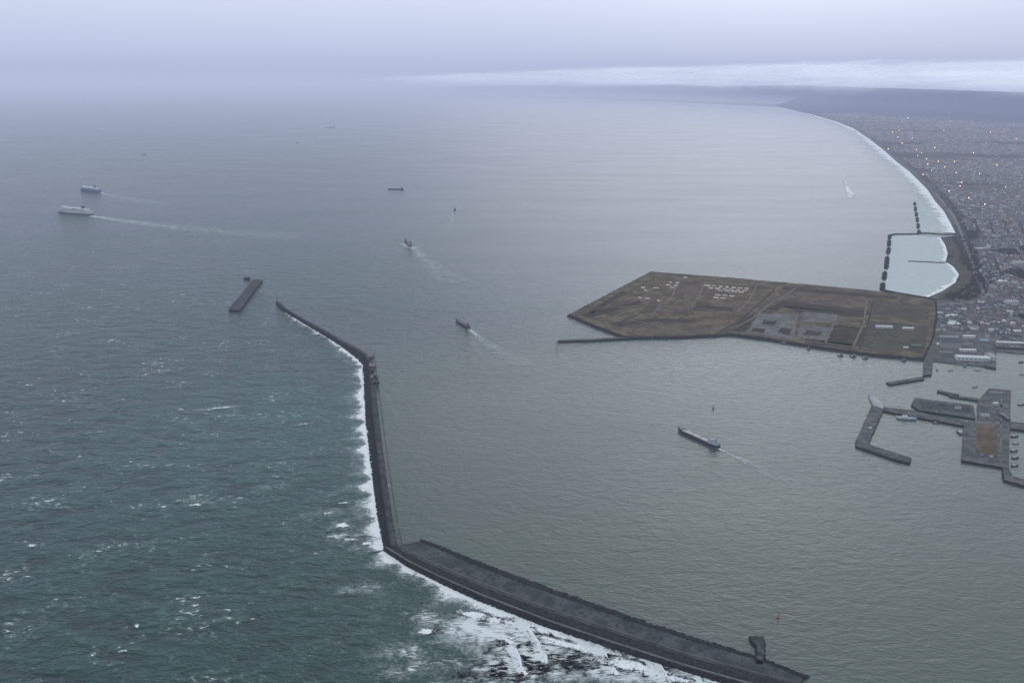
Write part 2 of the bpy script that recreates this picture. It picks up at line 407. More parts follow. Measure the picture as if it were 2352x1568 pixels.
bwater('breakwater', 'long straight breakwater arm with white surf along its outer side and grey deck', [
    ('armour_slope', [r0, r1], M['armour'], .8, 3, 1900, 2.3),
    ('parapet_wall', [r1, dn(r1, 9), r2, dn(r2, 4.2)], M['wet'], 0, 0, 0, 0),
    ('deck', [dn(r2, 4), r3, dn(r3, -1)], M['deck'], 0, 0, 0, 0),
    ('kerb', [mixr(r2, r3, .93, 4.05), mixr(r2, r3, .93, 5), mixr(r2, r3, .985, 5), mixr(r2, r3, .985, 4.05)], M['parapet'], 0, 0, 0, 0),
    ('toe_ledge', [off(r3, 6, 0, -.3), off(r3, 6, 0, .7), off(r3, 8, 0, .7), off(r3, 8, 0, -1)], M['quay'], 0, 0, 0, 0)])
TA0 = [(634, 700), (652, 717), (698, 744), (735, 766), (785, 797), (822, 827), (832, 838)]
TA1 = [(635, 693), (655, 711), (700, 738), (735, 757), (787, 788), (833, 813), (845, 829)]
TA2 = [(638, 690), (659, 708), (703, 735), (739, 753), (791, 783), (837, 807), (851, 823)]
a0, a1_, a2_ = rails([(TA0, -.5), (TA1, 6), (TA2, 5)], 14)
bwater('breakwater', 'bent outer end of the long breakwater running up to the red beacon', [
    ('armour_slope', [a0, a1_], M['armour'], 1.1, 2, 800, 2.8),
    ('deck', [dn(a1_, 5.9), a2_, dn(a2_, -1)], M['deck'], 0, 0, 0, 0),
    ('parapet_wall', [off(a1_, 0, -2, 5), off(a1_, 0, -2, 7.5), off(a1_, 0, 1.5, 7.5), off(a1_, 0, 1.5, 5)], M['wet'], 0, 0, 0, 0)])
BA0 = [(880, 1264), (935, 1302), (1010, 1340), (1100, 1382), (1250, 1440), (1400, 1491), (1560, 1541), (1700, 1582), (1820, 1612)]
BA1 = [(886, 1258), (940, 1291), (1013, 1327), (1105, 1367), (1253, 1424), (1403, 1475), (1563, 1526), (1703, 1566), (1822, 1596)]
BA2 = [(891, 1255), (944, 1284), (1016, 1319), (1108, 1357), (1255, 1413), (1405, 1463), (1565, 1515), (1706, 1554), (1826, 1585)]
BA3 = [(903, 1254), (948, 1277), (1019, 1310), (1111, 1348), (1258, 1403), (1408, 1452), (1568, 1504), (1710, 1543), (1832, 1572)]
BA4 = [(965, 1243), (1000, 1257), (1068, 1287), (1148, 1319), (1292, 1371), (1442, 1423), (1597, 1473), (1738, 1513), (1845, 1556)]
BA5 = [(966, 1237), (1006, 1251), (1076, 1279), (1158, 1310), (1302, 1362), (1450, 1414), (1604, 1465), (1745, 1507), (1862, 1554)]
q0, q1, q2, q3, q4, q5 = rails([(BA0, -.5), (BA1, 6), (BA2, 6.5), (BA3, 4), (BA4, 4), (BA5, -.5)], 18)
bwater('breakwater', 'broad near breakwater with wide grey deck and dark rubble edges', [
    ('armour_slope', [q0, q1], M['armour'], .7, 3, 2000, 1.9),
    ('parapet_wall', [q1, dn(q1, 8), off(q1, .9, 1.4, 8), off(q1, .9, 1.4, 6)], M['parapet'], 0, 0, 0, 0),
    ('inner_armour', [off(q1, .9, 1.4, 5.6), q2, dn(q3, 4.3)], M['armour'], .4, 2, 1100, 1.4),
    ('deck', [dn(q3, 4), q4], M['deck'], 0, 0, 0, 0),
    ('kerb', [mixr(q3, q4, .14, 4.05), mixr(q3, q4, .14, 5.2), mixr(q3, q4, .17, 5.2), mixr(q3, q4, .17, 4.05)], M['parapet'], 0, 0, 0, 0),
    ('rubble_edge', [q4, off(q4, 0, 1, 4.6), q5], M['armour'], .6, 2, 1700, 1.5),
    ('end_wall', [[q3[0], q4[0]], [Vector((q3[0].x, q3[0].y, -1)), Vector((q4[0].x, q4[0].y, -1))]], M['wet'], 0, 0, 0, 0)])
def slab(name, label, cat, px, z, mt, ms, lumps=0, lr=1.5):
    pts = PX(px, z)
    root = empty(name, (pts[0].x, pts[0].y, 0), 0, label, cat)
    o = root.location
    P = [Vector((p.x-o.x, p.y-o.y, z)) for p in pts]
    mb = MB(); polyprism(mb, P, z, None, 0, 0); mb.build('deck', [mt], root)
    mb = MB(); n = len(P)
    for i in range(n):
        p, q = P[i], P[(i+1) % n]
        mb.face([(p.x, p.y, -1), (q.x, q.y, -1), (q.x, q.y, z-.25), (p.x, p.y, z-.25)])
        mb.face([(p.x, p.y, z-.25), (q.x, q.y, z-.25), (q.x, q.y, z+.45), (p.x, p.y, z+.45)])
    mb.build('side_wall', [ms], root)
    if lumps:
        mb = MB()
        for _ in range(lumps):
            i = random.randrange(n); p = P[i].lerp(P[(i+1) % n], random.random())
            mb.lump((p.x+random.gauss(0, 1.0), p.y+random.gauss(0, 1.0), random.uniform(0, z*.8)), lr*random.uniform(.6, 1.2))
        mb.build('rubble_edge', M['armour'], root)
    return root
slab('pier', 'dark rubble spur standing out from the broad breakwater near the bottom edge', 'pier', [(1724, 1460), (1755, 1462), (1757, 1482), (1752, 1524), (1736, 1524), (1739, 1484), (1726, 1469)], 4, M['deck'], M['armour'], 170, 1.3)
slab('breakwater', 'detached short breakwater lying alone off the long breakwater', 'breakwater', [(525, 711), (551, 712), (603, 642), (581, 643)], 6, M['deck'], M['armour'], 260, 2.6)
rk = MB()
for _ in range(60):
    c = G(568+random.gauss(0, 3), 641+random.gauss(0, 1.2)); rk.lump((c.x, c.y, random.uniform(0, 5)), 4)
tag(rk.build('rock_mound', M['armour']), 'small dark mound of blocks at the far end of the detached breakwater', 'rock mound')
def beacon(px, py, z, h, mat, label, red=None, cat='beacon'):
    c = G(px, py, z); root = empty('light_beacon', c, 0, label, cat)
    mb = MB(); mb.cyl((0, 0, 0), h*.16, h*.15, h*.12, 10); mb.build('base', M['parapet'], root)
    mb = MB(); mb.cyl((0, 0, h*.12), h*.09, h*.06, h*.62, 10); mb.build('tower', mat, root)
    mb = MB(); mb.cyl((0, 0, h*.74), h*.11, h*.11, h*.04, 10); mb.build('gallery', mat, root)
    mb = MB(); mb.cyl((0, 0, h*.78), h*.05, h*.05, h*.13, 8); la = mb.build('lantern', M['glass'], root)
    mb = MB(); mb.cyl((0, 0, h*.91), h*.07, .05, h*.09, 8); mb.build('cap', mat, la)
beacon(637, 694, 5, 20, M['rust'], 'tall red-brown beacon on the tip of the long breakwater')
beacon(1279, 788, 5, 13, M['white'], 'white light tower on the end of the low jetty')
beacon(915, 1213, 4, 8, M['cream'], 'small pale beacon on the deck near the bend of the long breakwater')
beacon(868, 917, 4, 8, M['dark'], 'small dark marker post beside the long breakwater')
cw = empty('platform', G(857, 860, 4), 0, 'rusty work platform of stacked blocks moored against the long breakwater', 'platform')
o = cw.location
for (x, y, w, d, h_) in ((850, 820, 16, 30, 5), (853, 845, 17, 26, 8), (857, 870, 18, 24, 6), (860, 885, 14, 14, 4)):
    c = G(x+2, y, 0); mb = MB(); mb.box((c.x-o.x, c.y-o.y, -4), (w, d, h_+1), 0); mb.build('block', M['brown'], cw)
for (x, y) in ((853, 858), (860, 872), (858, 886), (866, 886)):
    c = G(x+2, y, 0); mb = MB(); mb.box((c.x-o.x, c.y-o.y, 1), (7, 9, 7), .2); mb.build('cabin', M['black'], cw)
# ---------------------------------------------------------------- reclaimed island
def island(name, label, px, z, mt, slope=9, lumps=1500):
    P = PX(px, z); n = len(P); area = sum(P[i].x*P[(i+1) % n].y-P[(i+1) % n].x*P[i].y for i in range(n)); s = 1 if area > 0 else -1
    mb = MB(); polyprism(mb, P, z, None)
    tag(mb.build(name, [mt]), label, 'land', kind='structure')
    mb = MB(); O = []
    for i in range(n):
        d1 = (P[i]-P[i-1]).normalized(); d2 = (P[(i+1) % n]-P[i]).normalized()
        nr = Vector((d1.y+d2.y, -d1.x-d2.x, 0))*s; nr.normalize(); O.append(Vector((P[i].x+nr.x*slope, P[i].y+nr.y*slope, -1)))
    A_ = sub(P+[P[0]], 30); B_ = sub(O+[O[0]], 30)
    A_ = [Vector((p.x, p.y, z+.8)) for p in A_]
    mb.grid([[p+Vector([random.gauss(0, .5) for _ in range(3)]) for p in r_] for r_ in (A_, [a.lerp(b, .5) for a, b in zip(A_, B_)], B_)])
    for _ in range(lumps):
        i = random.randrange(len(A_)-1); p = A_[i].lerp(B_[i+1], random.random()); mb.lump(p, random.uniform(1.2, 2.8))
    tag(mb.build('revetment', M['armour']), 'dark stone revetment edging the reclaimed land', 'revetment', kind='structure')
ISL = [(1308, 722), (1400, 674), (1495, 624), (1700, 640), (1900, 658), (2060, 673), (2147, 690), (2150, 720), (2140, 780), (2120, 822), (2000, 812), (1880, 795), (1760, 776), (1680, 766), (1560, 772), (1440, 774), (1370, 748)]
island('ground', 'flat brown reclaimed land jutting into the bay', ISL, 6, M['grassbrown'])
dz = [6.0]
def sheet(name, label, polys, mat, z=None):
    dz[0] += .05; zz = dz[0] if z is None else z; mb = MB()
    for p in polys: polyprism(mb, PX(p, zz), zz, None)
    return tag(mb.build(name, mat), label, name.replace('_', ' '), kind='structure')
def rag(p, k=6, amp=3.0):
    out = []; n = len(p)
    for i in range(n):
        a, b = p[i], p[(i+1) % n]
        for j in range(k):
            u = j/k; x, y = a[0]+(b[0]-a[0])*u, a[1]+(b[1]-a[1])*u
            out.append((x+amp*1.6*noise.noise(Vector((x*.09, y*.2, 1))), y+amp*.6*noise.noise(Vector((x*.09, y*.2, 9)))))
    return out
sheet('soil', 'bare reddish soil fields on the reclaimed land', [rag(p) for p in [[(1790, 672), (1850, 668), (2000, 684), (2005, 706), (1900, 702), (1790, 690)], [(1510, 706), (1580, 712), (1560, 728), (1480, 722)], [(1420, 735), (1620, 745), (1690, 738), (1640, 764), (1460, 768)], [(1560, 655), (1650, 660), (1640, 680), (1540, 674)], [(1880, 724), (1960, 730), (1950, 740), (1870, 736)], [(1660, 690), (1740, 696), (1700, 715), (1640, 706)], [(1430, 690), (1500, 680), (1490, 700), (1410, 710)]]], M['soil'])
sheet('scrub', 'dark damp scrub strips across the reclaimed land', [rag(p) for p in [[(1735, 720), (1800, 690), (1990, 712), (2000, 722), (1800, 706), (1745, 730), (1700, 748), (1690, 740)], [(1800, 655), (2060, 680), (2060, 688), (1796, 666)], [(1330, 722), (1470, 690), (1475, 696), (1345, 732)], [(1350, 716), (1430, 668), (1438, 672), (1362, 722)], [(1400, 745), (1500, 730), (1600, 734), (1580, 741), (1500, 738), (1410, 753)], [(1700, 745), (1735, 735), (1712, 762), (1660, 762)], [(1900, 745), (1990, 752), (1975, 796), (1885, 784)], [(1600, 700), (1680, 706), (1690, 716), (1590, 712)], [(1800, 702), (1990, 722), (1990, 730), (1830, 716)], [(1850, 775), (1960, 790), (1955, 800), (1850, 788)]]], M['darkgrass'])
sheet('yard', 'pale grey storage yard marked in strips on the reclaimed land', [rag(p, 6, 2.2) for p in [[(1745, 718), (1832, 722), (1824, 778), (1712, 764)], [(1838, 745), (1915, 752), (1895, 782), (1830, 774)], [(1845, 716), (1925, 722), (1920, 742), (1840, 738)], [(2020, 744), (2120, 752), (2118, 764), (2015, 756)], [(2070, 780), (2118, 786), (2112, 806), (2062, 798)]]], M['yard'])
mbp = []
for i in range(8): mbp.append([(1742-i*3.0, 723+i*5.2), (1818-i*random.uniform(-1, 4), 727+i*5.6), (1818-i*1.0, 728.4+i*5.6), (1742-i*3, 724.4+i*5.2)])
sheet('yard_lines', 'slightly paler strips across the grey yard', mbp, M['yardpale'])
sheet('yard_patch', 'small dark worn patches on the grey yard', [rag(p, 5, 3) for p in [[(1755, 735), (1785, 737), (1778, 747), (1748, 744)], [(1795, 752), (1820, 755), (1814, 770), (1786, 764)], [(1850, 758), (1890, 762), (1880, 772), (1845, 768)], [(1730, 752), (1760, 756), (1755, 764), (1725, 760)]]], M['darkgrass'])
sheet('grass', 'dull green grass plots at the landward end of the reclaimed land', [rag(p) for p in [[(2010, 690), (2136, 702), (2131, 735), (2000, 722)], [(2000, 735), (2131, 748), (2122, 810), (1975, 795)]]], M['greengrass'])
def pathsheet(name, label, lines, w, mat, z=None):
    dz[0] += .05; zz = dz[0] if z is None else z; mb = MB()
    for l in lines:
        p = sub(PX(l, zz), 4); n = len(p); rows = [[], []]
        for i, q in enumerate(p):
            d = p[min(i+1, n-1)]-p[max(i-1, 0)]; d.z = 0; d.normalize()
            for k, s in ((0, 1), (1, -1)): rows[k].append((q.x-d.y*w*s/2, q.y+d.x*w*s/2, zz))
        mb.grid(rows)
    return tag(mb.build(name, mat), label, name.replace('_', ' '), kind='structure')
pathsheet('track', 'pale dirt tracks winding over the reclaimed land', [
    [(1330, 724), (1420, 752), (1560, 762), (1690, 752), (1730, 730), (1765, 700), (1800, 680), (1830, 660)],
    [(1440, 768), (1680, 760), (1880, 787), (2110, 815)], [(1490, 632), (1700, 648), (1900, 666), (2060, 680)],
    [(1400, 706), (1520, 700), (1640, 712), (1730, 720)], [(1520, 700), (1500, 720), (1440, 735)], [(1990, 690), (1985, 740), (1960, 795)],
    [(1445, 712), (1410, 728), (1500, 745)], [(1830, 724), (1822, 776)], [(1700, 706), (1850, 722), (1990, 735), (2130, 745)],
    [(1500, 660), (1470, 690)], [(1640, 690), (1560, 690), (1545, 700)], [(1915, 740), (1895, 790)], [(1560, 640), (1540, 690)], [(1620, 646), (1600, 690), (1580, 712)], [(1740, 652), (1720, 690), (1690, 720)]], 6, M['track'])
pathsheet('ditch', 'thin dark ditches over the reclaimed land', [[(1390, 700), (1500, 640), (1780, 664)], [(1780, 664), (1700, 735), (1640, 770)], [(1560, 720), (1600, 705), (1660, 712)], [(1410, 745), (1490, 712), (1580, 722), (1540, 742), (1460, 744)], [(1350, 728), (1460, 706), (1480, 700)], [(2005, 690), (1995, 740), (1975, 800)]], 5, M['darkgrass'])
pk = []
def rowp(x0, y0, n, dx, dy):
    for i in range(n):
        x, y = x0+i*dx, y0+i*dy; w = random.uniform(3.5, 7)
        pk.append([(x-w, y-1.6), (x, y-random.uniform(.6, 2)), (x+w, y-.4), (x+w-2, y+2.0), (x-1, y+random.uniform(.6, 2.4)), (x-w-2, y+1)])
for a in ((1478, 660, 1, 0, 0), (1484, 667, 1, 0, 0), (1541, 648, 2, 16, 1), (1536, 654, 2, 17, 1), (1545, 660, 1, 0, 0), (1575, 637, 1, 0, 0), (1471, 683, 2, 17, 2), (1508, 661, 1, 0, 0), (1626, 655, 7, 15, 1.2), (1634, 661, 6, 15.5, 1.2), (1655, 667, 4, 16, 1), (1650, 677, 3, 16, 1), (1646, 683, 2, 16, 1), (1514, 690, 1, 0, 0)): rowp(*a)
sheet('sand_patches', 'pale pink sand patches in rows on the brown reclaimed land', pk, M['pink'])
jr = rails([([(1277, 787), (1360, 785), (1480, 779), (1600, 771), (1680, 767)], -.5), ([(1279, 783), (1360, 781), (1480, 775), (1600, 768), (1682, 764)], 4), ([(1282, 780), (1362, 777), (1482, 771), (1602, 765), (1684, 761)], 4), ([(1282, 779), (1362, 776), (1482, 769), (1602, 764), (1684, 760)], -.5)], 20)
bwater('jetty', 'low jetty reaching left from the reclaimed land to a white light tower', [('armour_slope', [jr[0], jr[1]], M['armour'], .5, 1, 600, 1.8), ('deck', [dn(jr[1], 4.1), jr[2], dn(jr[2], -1)], M['quay'], 0, 0, 0, 0)])
# ---------------------------------------------------------------- mainland
COAST = [(1780, 243), (1860, 262), (1920, 279), (1960, 295), (1995, 318), (2030, 345), (2060, 372), (2090, 395), (2110, 415), (2130, 435), (2148, 462), (2168, 485), (2185, 515), (2195, 535), (2192, 541), (2160, 545), (2171, 562), (2177, 582), (2172, 600), (2190, 612), (2203, 630), (2195, 648), (2165, 668), (2130, 683), (2145, 692)]
CS = PX(COAST, 2)
land = CS + PX([(2140, 760), (2122, 826), (2200, 835), (2260, 841), (2285, 846), (2290, 806), (2352, 812), (2500, 830)], 2)
land = [Vector(p) for p in land] + [Vector((4500, 2100, 2)), Vector((60000, 2100, 2)), Vector((60000, 60000, 2)), Vector((20000, 60000, 2))]
t = NT('town_ground'); p = t.pos()
c = t.mix(t.rng(t.noise(p, .006, 4, .6), .4, .6), (.15, .145, .14), (.09, .10, .085))
c = t.mix(t.rng(t.noise(p, .05, 3, .6), .5, .65), c, (.18, .175, .17))
c = t.mix(t.rng(t.noise(p, .0007, 3, .6), .45, .6), c, (.065, .07, .07))
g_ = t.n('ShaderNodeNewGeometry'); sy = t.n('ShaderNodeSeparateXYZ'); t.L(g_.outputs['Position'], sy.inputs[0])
c = t.mix(t.rng(sy.outputs[1], 12000, 21000), c, (.03, .055, .10))  # dark blue haze and cloud shade painted into the far ground by distance
M['town'] = t.done(t.diffuse(c).outputs[0])
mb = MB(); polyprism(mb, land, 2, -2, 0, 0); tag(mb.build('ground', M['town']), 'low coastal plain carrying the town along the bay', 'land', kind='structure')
cl = CS
def inland(pts, d):
    out = []; n = len(pts)
    for i in range(n):
        v = (pts[min(i+1, n-1)]-pts[max(i-1, 0)]); v.z = 0; v.normalize(); out.append(Vector((pts[i].x - v.y*d, pts[i].y + v.x*d, pts[i].z)))
    return out
mb = MB(); c14 = sub(CS[:13], 4); mb.grid([[Vector((p.x, p.y, 2.06)) for p in c14], [Vector((p.x, p.y, 2.06)) for p in inland(c14, 40)]])
tag(mb.build('beach', M['beach']), 'narrow grey beach curving along the bay', 'beach', kind='structure')
sheet('grass', 'brownish coastal grass between the small bays and the town', [[(2195, 545), (2210, 560), (2225, 610), (2240, 660), (2225, 690), (2150, 690), (2165, 672), (2198, 650), (2207, 630), (2193, 610), (2176, 600), (2181, 582), (2175, 562), (2166, 547)]], M['greengrass'], 2.1)
pathsheet('road', 'grey coastal road running beside the dunes', [[(2150, 445), (2190, 495), (2210, 540), (2232, 600), (2250, 660), (2262, 720), (2270, 800)], [(2352, 560), (2300, 640), (2255, 690), (2150, 700)], [(2275, 780), (2350, 775), (2420, 770)]], 12, M['yardpale'], 2.16)
pathsheet('road', 'grey streets crossing the town by the harbour', [[(2200, 700), (2352, 735), (2450, 760)], [(2250, 620), (2352, 640), (2450, 660)], [(2240, 570), (2400, 580)], [(2310, 560), (2315, 780)], [(2225, 520), (2400, 525)]], 10, M['yard'], 2.2)
# ---------------------------------------------------------------- houses
roofs = ['slate', 'mauve', 'grey', 'brown', 'navy', 'rust', 'dark', 'green', 'lightblue', 'white']
rw = [8, 7, 7, 6, 3, 3, 6, 1.5, 1.6, 3.2]
walls = ['cream', 'grey', 'white', 'buff']
DIR = math.atan2(*( (G(2180, 520)-G(2262, 760)).yx ))
pts = []
d0 = Vector((math.cos(DIR), math.sin(DIR))); d1 = Vector((d0.y, -d0.x))
org = G(2262, 800)
for i in range(-30, 300):
    if i % 9 == 6: continue
    for j in range(-26, 110):
        if j % 5 == 4: continue
        x = org.x + d0.x*i*16+d1.x*j*14.5; y = org.y+d0.y*i*16+d1.y*j*14.5
        wx = noise.noise(Vector((x*.003, y*.003, 11)))*40; wy = noise.noise(Vector((x*.003, y*.003, 17)))*40
        x += wx+random.uniform(-3.5, 3.5); y += wy+random.uniform(-3.5, 3.5)
        if y < 2000 or y > 4600: continue
        px, py = proj(x, y, 2)
        if px > 2440 or px < 2100 or py > 800: continue
        if py > 765 and px < 2290: continue
        if py > 690 and px < 2158: continue
        if random.random() < .12: continue
        if not inpoly(x, y, land): continue
        dc = segdist(x, y, cl)
        if dc < 60+20*noise.noise(Vector((x*.01, y*.01, 0))): continue
        if px < 2250 and py > 530 and py < 690: continue
        if noise.noise(Vector((x*.006, y*.006, 5))) > .36: continue
        pts.append((x, y, px, py))
vis = [p for p in pts if p[2] < 2349]
vis.sort(key=lambda p: p[1]); near = vis[:300]; ns_ = set((p[0], p[1]) for p in near)
rest = [p for p in pts if (p[0], p[1]) not in ns_]
protos = []
for k, (rm, w, d, h_) in enumerate([('slate', 10, 8, 5.5), ('mauve', 9, 8, 5.5), ('grey', 12, 8, 3.5), ('brown', 9, 9, 5.5), ('navy', 11, 8, 5.5), ('rust', 10, 8, 5.5), ('dark', 10, 9, 6), ('green', 12, 9, 4), ('white', 13, 9, 6), ('lightblue', 10, 8, 5)]):
    mb = MB(); mb.box((0, 0, -.3), (w, d, h_+.3)); wm = mb.build('wall', M['h_'+walls[k % 4]])
    mb = MB(); mb.gable((0, 0, h_+.01), (w, d), 0, 2.6, 0, .6); rf = mb.build('roof', M['h_'+rm])
    ws = []
    for sx_ in (-.28, .28):
        mb = MB(); mb.box((sx_*w, -d/2-.06, 1.0), (1.8, .12, 1.3)); ws.append(mb.build('window', M['glass']))
    protos.append((rm, [wm, rf]+ws))
cn = dict(slate='slate grey', mauve='dull mauve', grey='light grey', brown='brown', navy='navy blue', rust='rusty red', dark='charcoal', green='green', white='white', lightblue='pale blue')
used = set()
for (x, y, px, py) in near:
    k = random.choices(range(10), [8, 7, 7, 6, 3, 3, 6, 1.5, 3.2, 1.6])[0]
    rm, ps = protos[k]
    r_ = DIR + (math.pi/2 if random.random() < .4 else 0) + random.uniform(-.08, .08)
    root = empty('house', (x, y, 2), r_, 'small gabled house with %s roof among the close-set houses behind the harbour' % cn[rm], 'house', 'small houses with %s roofs behind the harbour' % cn[rm])
    s_ = random.uniform(.85, 1.4); root.scale = (s_, s_*random.uniform(.85, 1.1), random.uniform(.8, 1.4))
    for p_ in ps:
        if k in used: q = p_.copy(); col.objects.link(q)
        else: q = p_
        q.parent = root
    used.add(k)
for k, (rm, ps) in enumerate(protos):
    if k not in used:
        for p_ in ps: bpy.data.objects.remove(p_)
allm = [M['h_'+r] for r in roofs]+[M['h_'+w] for w in walls]
mb = MB()
def addhouse(x, y, w, d, h_, r_, flat=False):
    ri = random.choices(range(10), rw)[0]; wi = 10+random.randrange(4)
    mb.box((x, y, 1.8), (w, d, h_+.2), r_, wi, ri)
    if not flat: mb.gable((x, y, h_+2.02), (w, d), r_, 2.5, ri)
for (x, y, px, py) in rest:
    big = random.random() < .07
    addhouse(x, y, random.uniform(9, 15)*(1.9 if big else 1), random.uniform(8, 11)*(1.3 if big else 1), random.uniform(4, 7)*(2.2 if big else 1), DIR+(1.5708 if random.random() < .4 else 0), big or random.random() < .15)
cnt = 0
for _ in range(80000):
    y = 4600+(random.random()**1.35)*15500; u = random.uniform(1880, 2460)
    py_ = proj(0, y, 2)[1]; q = G(u, py_, 2); x, y = q.x, q.y
    if not inpoly(x, y, land): continue
    dc = segdist(x, y, cl)
    if dc < 90: continue
    dens = noise.noise(Vector((x*.0011, y*.0011, 2)))+.35*noise.noise(Vector((x*.005, y*.005, 2)))
    if dens < -.25 or random.random() > max(.22, 1-(y-4600)/11500): continue
    s_ = 1.1+(y-4600)/6000; big = random.random() < .05
    addhouse(x, y, random.uniform(9, 15)*s_*(1.8 if big else 1), random.uniform(8, 12)*s_, random.uniform(4, 8)*(2 if big else 1), DIR+random.choice((0, 1.5708, .3, .8)), big or y > 7000)
    cnt += 1
    if cnt > 16000: break
tag(mb.build('distant_town', allm), 'mass of far-off houses and blocks of the coastal town', 'town', kind='stuff')
mb = MB()
def treeclump(x, y, z, r, m_):
    for _ in range(5): mb.lump((x+random.gauss(0, r*.5), y+random.gauss(0, r*.5), z+random.uniform(.5, 1.4)*r), r*.6, m_)
k = 0
while k < 2300:
    u = random.uniform(2100, 2400); v = random.uniform(430, 800); q = G(u, v, 2)
    if not inpoly(q.x, q.y, land): k += .2; continue
    dc = segdist(q.x, q.y, cl)
    belt = 45 < dc < 115
    if v > 690: belt = False
    if not belt and noise.noise(Vector((q.x*.006, q.y*.006, 5))) < .34: k += .05; continue
    treeclump(q.x, q.y, 2, random.uniform(3, 5.5), random.choice((0, 0, 1))); k += 1
tag(mb.build('woodland', [M['tree_a'], M['tree_b']]), 'dark tree belts behind the beach and between the houses', 'trees', kind='stuff')
LP = [(2040, 343), (2065, 300), (2062, 316), (2072, 330), (2105, 345), (2108, 358), (2128, 366), (2131, 378), (2147, 340), (2170, 385), (2140, 392), (2192, 372), (2196, 398), (2209, 420), (2205, 428), (2168, 300), (2120, 402), (2236, 352), (2250, 400), (2290, 380), (2310, 430), (2085, 272), (2180, 260), (2160, 255), (2050, 305), (2095, 318), (2155, 372), (2117, 352), (2334, 320), (2275, 305), (2225, 455), (2262, 470), (2180, 440), (2197, 246)]
pm = MB(); pm.cyl((0, 0, 0), .35, .25, 11, 6); pmesh = pm.build('pole', M['grey'])
hm = [MB(), MB()]
for q in hm: q.cyl((0, 0, 11), 1.2, 1.9, .9, 8); q.cyl((0, 0, 11.9), 1.9, .9, 1.4, 8)
hmesh = [hm[0].build('lamp_head', M['lamp_orange']), hm[1].build('lamp_head', M['lamp_white'])]
for i, (x, y) in enumerate(LP):
    q = G(x, y, 12); k = 0 if random.random() < .65 else 1
    root = empty('lamp_post', (q.x, q.y, 2), 0, 'lit %s lamp glowing among the far houses of the town' % ('orange' if k == 0 else 'pale'), 'lamp', 'lit %s lamps in the far town' % ('orange' if k == 0 else 'pale'))
    s_ = max(1, q.y/5200)*random.uniform(.8, 1.4); root.scale = (s_, s_, 1+.2*(s_-1))
    a = pmesh.copy(); col.objects.link(a); a.parent = root
    a = hmesh[k].copy(); col.objects.link(a); a.parent = root
for q in [pmesh]+hmesh: bpy.data.objects.remove(q)
# ---------------------------------------------------------------- offshore block rows and groynes
def mound(name, label, a, b, w, h_, cat, z=0, group=None, dens=1.0):
    A_, B_ = G(*a), G(*b); root = empty(name, A_.lerp(B_, .5), 0, label, cat, group); o = root.location
    L_ = (B_-A_).length; d = (B_-A_).normalized(); nr = Vector((-d.y, d.x, 0)); m1 = MB()
    n = max(4, int(L_/6)); prof = [(-1, -1), (-.6, h_*.7), (-.3, h_), (.3, h_), (.6, h_*.7), (1, -1)]
    rows = [[A_+d*(L_*i/n)+nr*(w/2*o_*(1+random.uniform(-.1, .1)))+Vector((-o.x, -o.y, z_)) for o_, z_ in prof] for i in range(n+1)]
    m1.grid(rows); m1.face(rows[0][::-1]); m1.face(rows[-1]); m1.build('core', M['wet'], root)
    m2 = MB()
    for _ in range(int(L_*w/14*dens)):
        u, v = random.random(), random.uniform(-1, 1); p = A_+d*(L_*u)+nr*(w/2*v)
        m2.lump((p.x-o.x, p.y-o.y, h_*(1-abs(v))), 2.6)
    m2.build('armour_blocks', M['armour'], root)
ordn = ['nearest', 'second', 'third', 'fourth', 'fifth', 'sixth', 'seventh']
rowA = [((2027, 667), (2028, 652)), ((2031, 642), (2033, 626)), ((2036, 617), (2038, 591)), ((2040, 583), (2042, 570)), ((2042, 565), (2043, 553)), ((2043, 549), (2044, 542))]
for i, (a, b) in enumerate(rowA): mound('offshore_breakwater', '%s dark block mound from the near end of the longer offshore row' % ordn[i], a, b, 17, 5, 'breakwater', group='offshore block mounds')
rowB = [((2111, 537), (2111, 530)), ((2109, 524), (2109, 515)), ((2107, 510), (2107, 501)), ((2105, 497), (2105, 489)), ((2103, 485), (2103, 476)), ((2101, 472), (2101, 466))]
for i, (a, b) in enumerate(rowB): mound('offshore_breakwater', '%s dark block mound from the near end of the farther offshore row' % ordn[i], a, b, 15, 5, 'breakwater', group='offshore block mounds')
def groyne(label, line, w):
    root = empty('groyne', G(*line[0]), 0, label, 'groyne'); o = root.location; p = sub(PX(line, 0), 12); n = len(p)
    m1 = MB(); rows = []
    for i, q in enumerate(p):
        d = p[min(i+1, n-1)]-p[max(i-1, 0)]; d.normalize(); nr = Vector((-d.y, d.x, 0))
        rows.append([q+nr*(w/2*a)+Vector((-o.x, -o.y, z_)) for a, z_ in ((-1, -1), (-.5, 3.5), (.5, 3.5), (1, -1))])
    m1.grid(rows); m1.build('core', M['wet'], root)
    m2 = MB()
    for _ in range(n*8):
        q = random.choice(p); m2.lump((q.x-o.x+random.gauss(0, w*.3), q.y-o.y+random.gauss(0, w*.3), 2), 2)
    m2.build('armour_blocks', M['armour'], root)
groyne('far curved groyne closing the two small bays', [(2044, 541), (2056, 538), (2090, 538), (2130, 536), (2165, 539), (2196, 538)], 15)
groyne('short straight groyne dividing the two small bays', [(2087, 601), (2120, 602), (2150, 604), (2178, 604)], 12)
groyne('near groyne running from the block row to the reclaimed land', [(2028, 667), (2060, 674), (2095, 680), (2122, 684), (2150, 690)], 15)
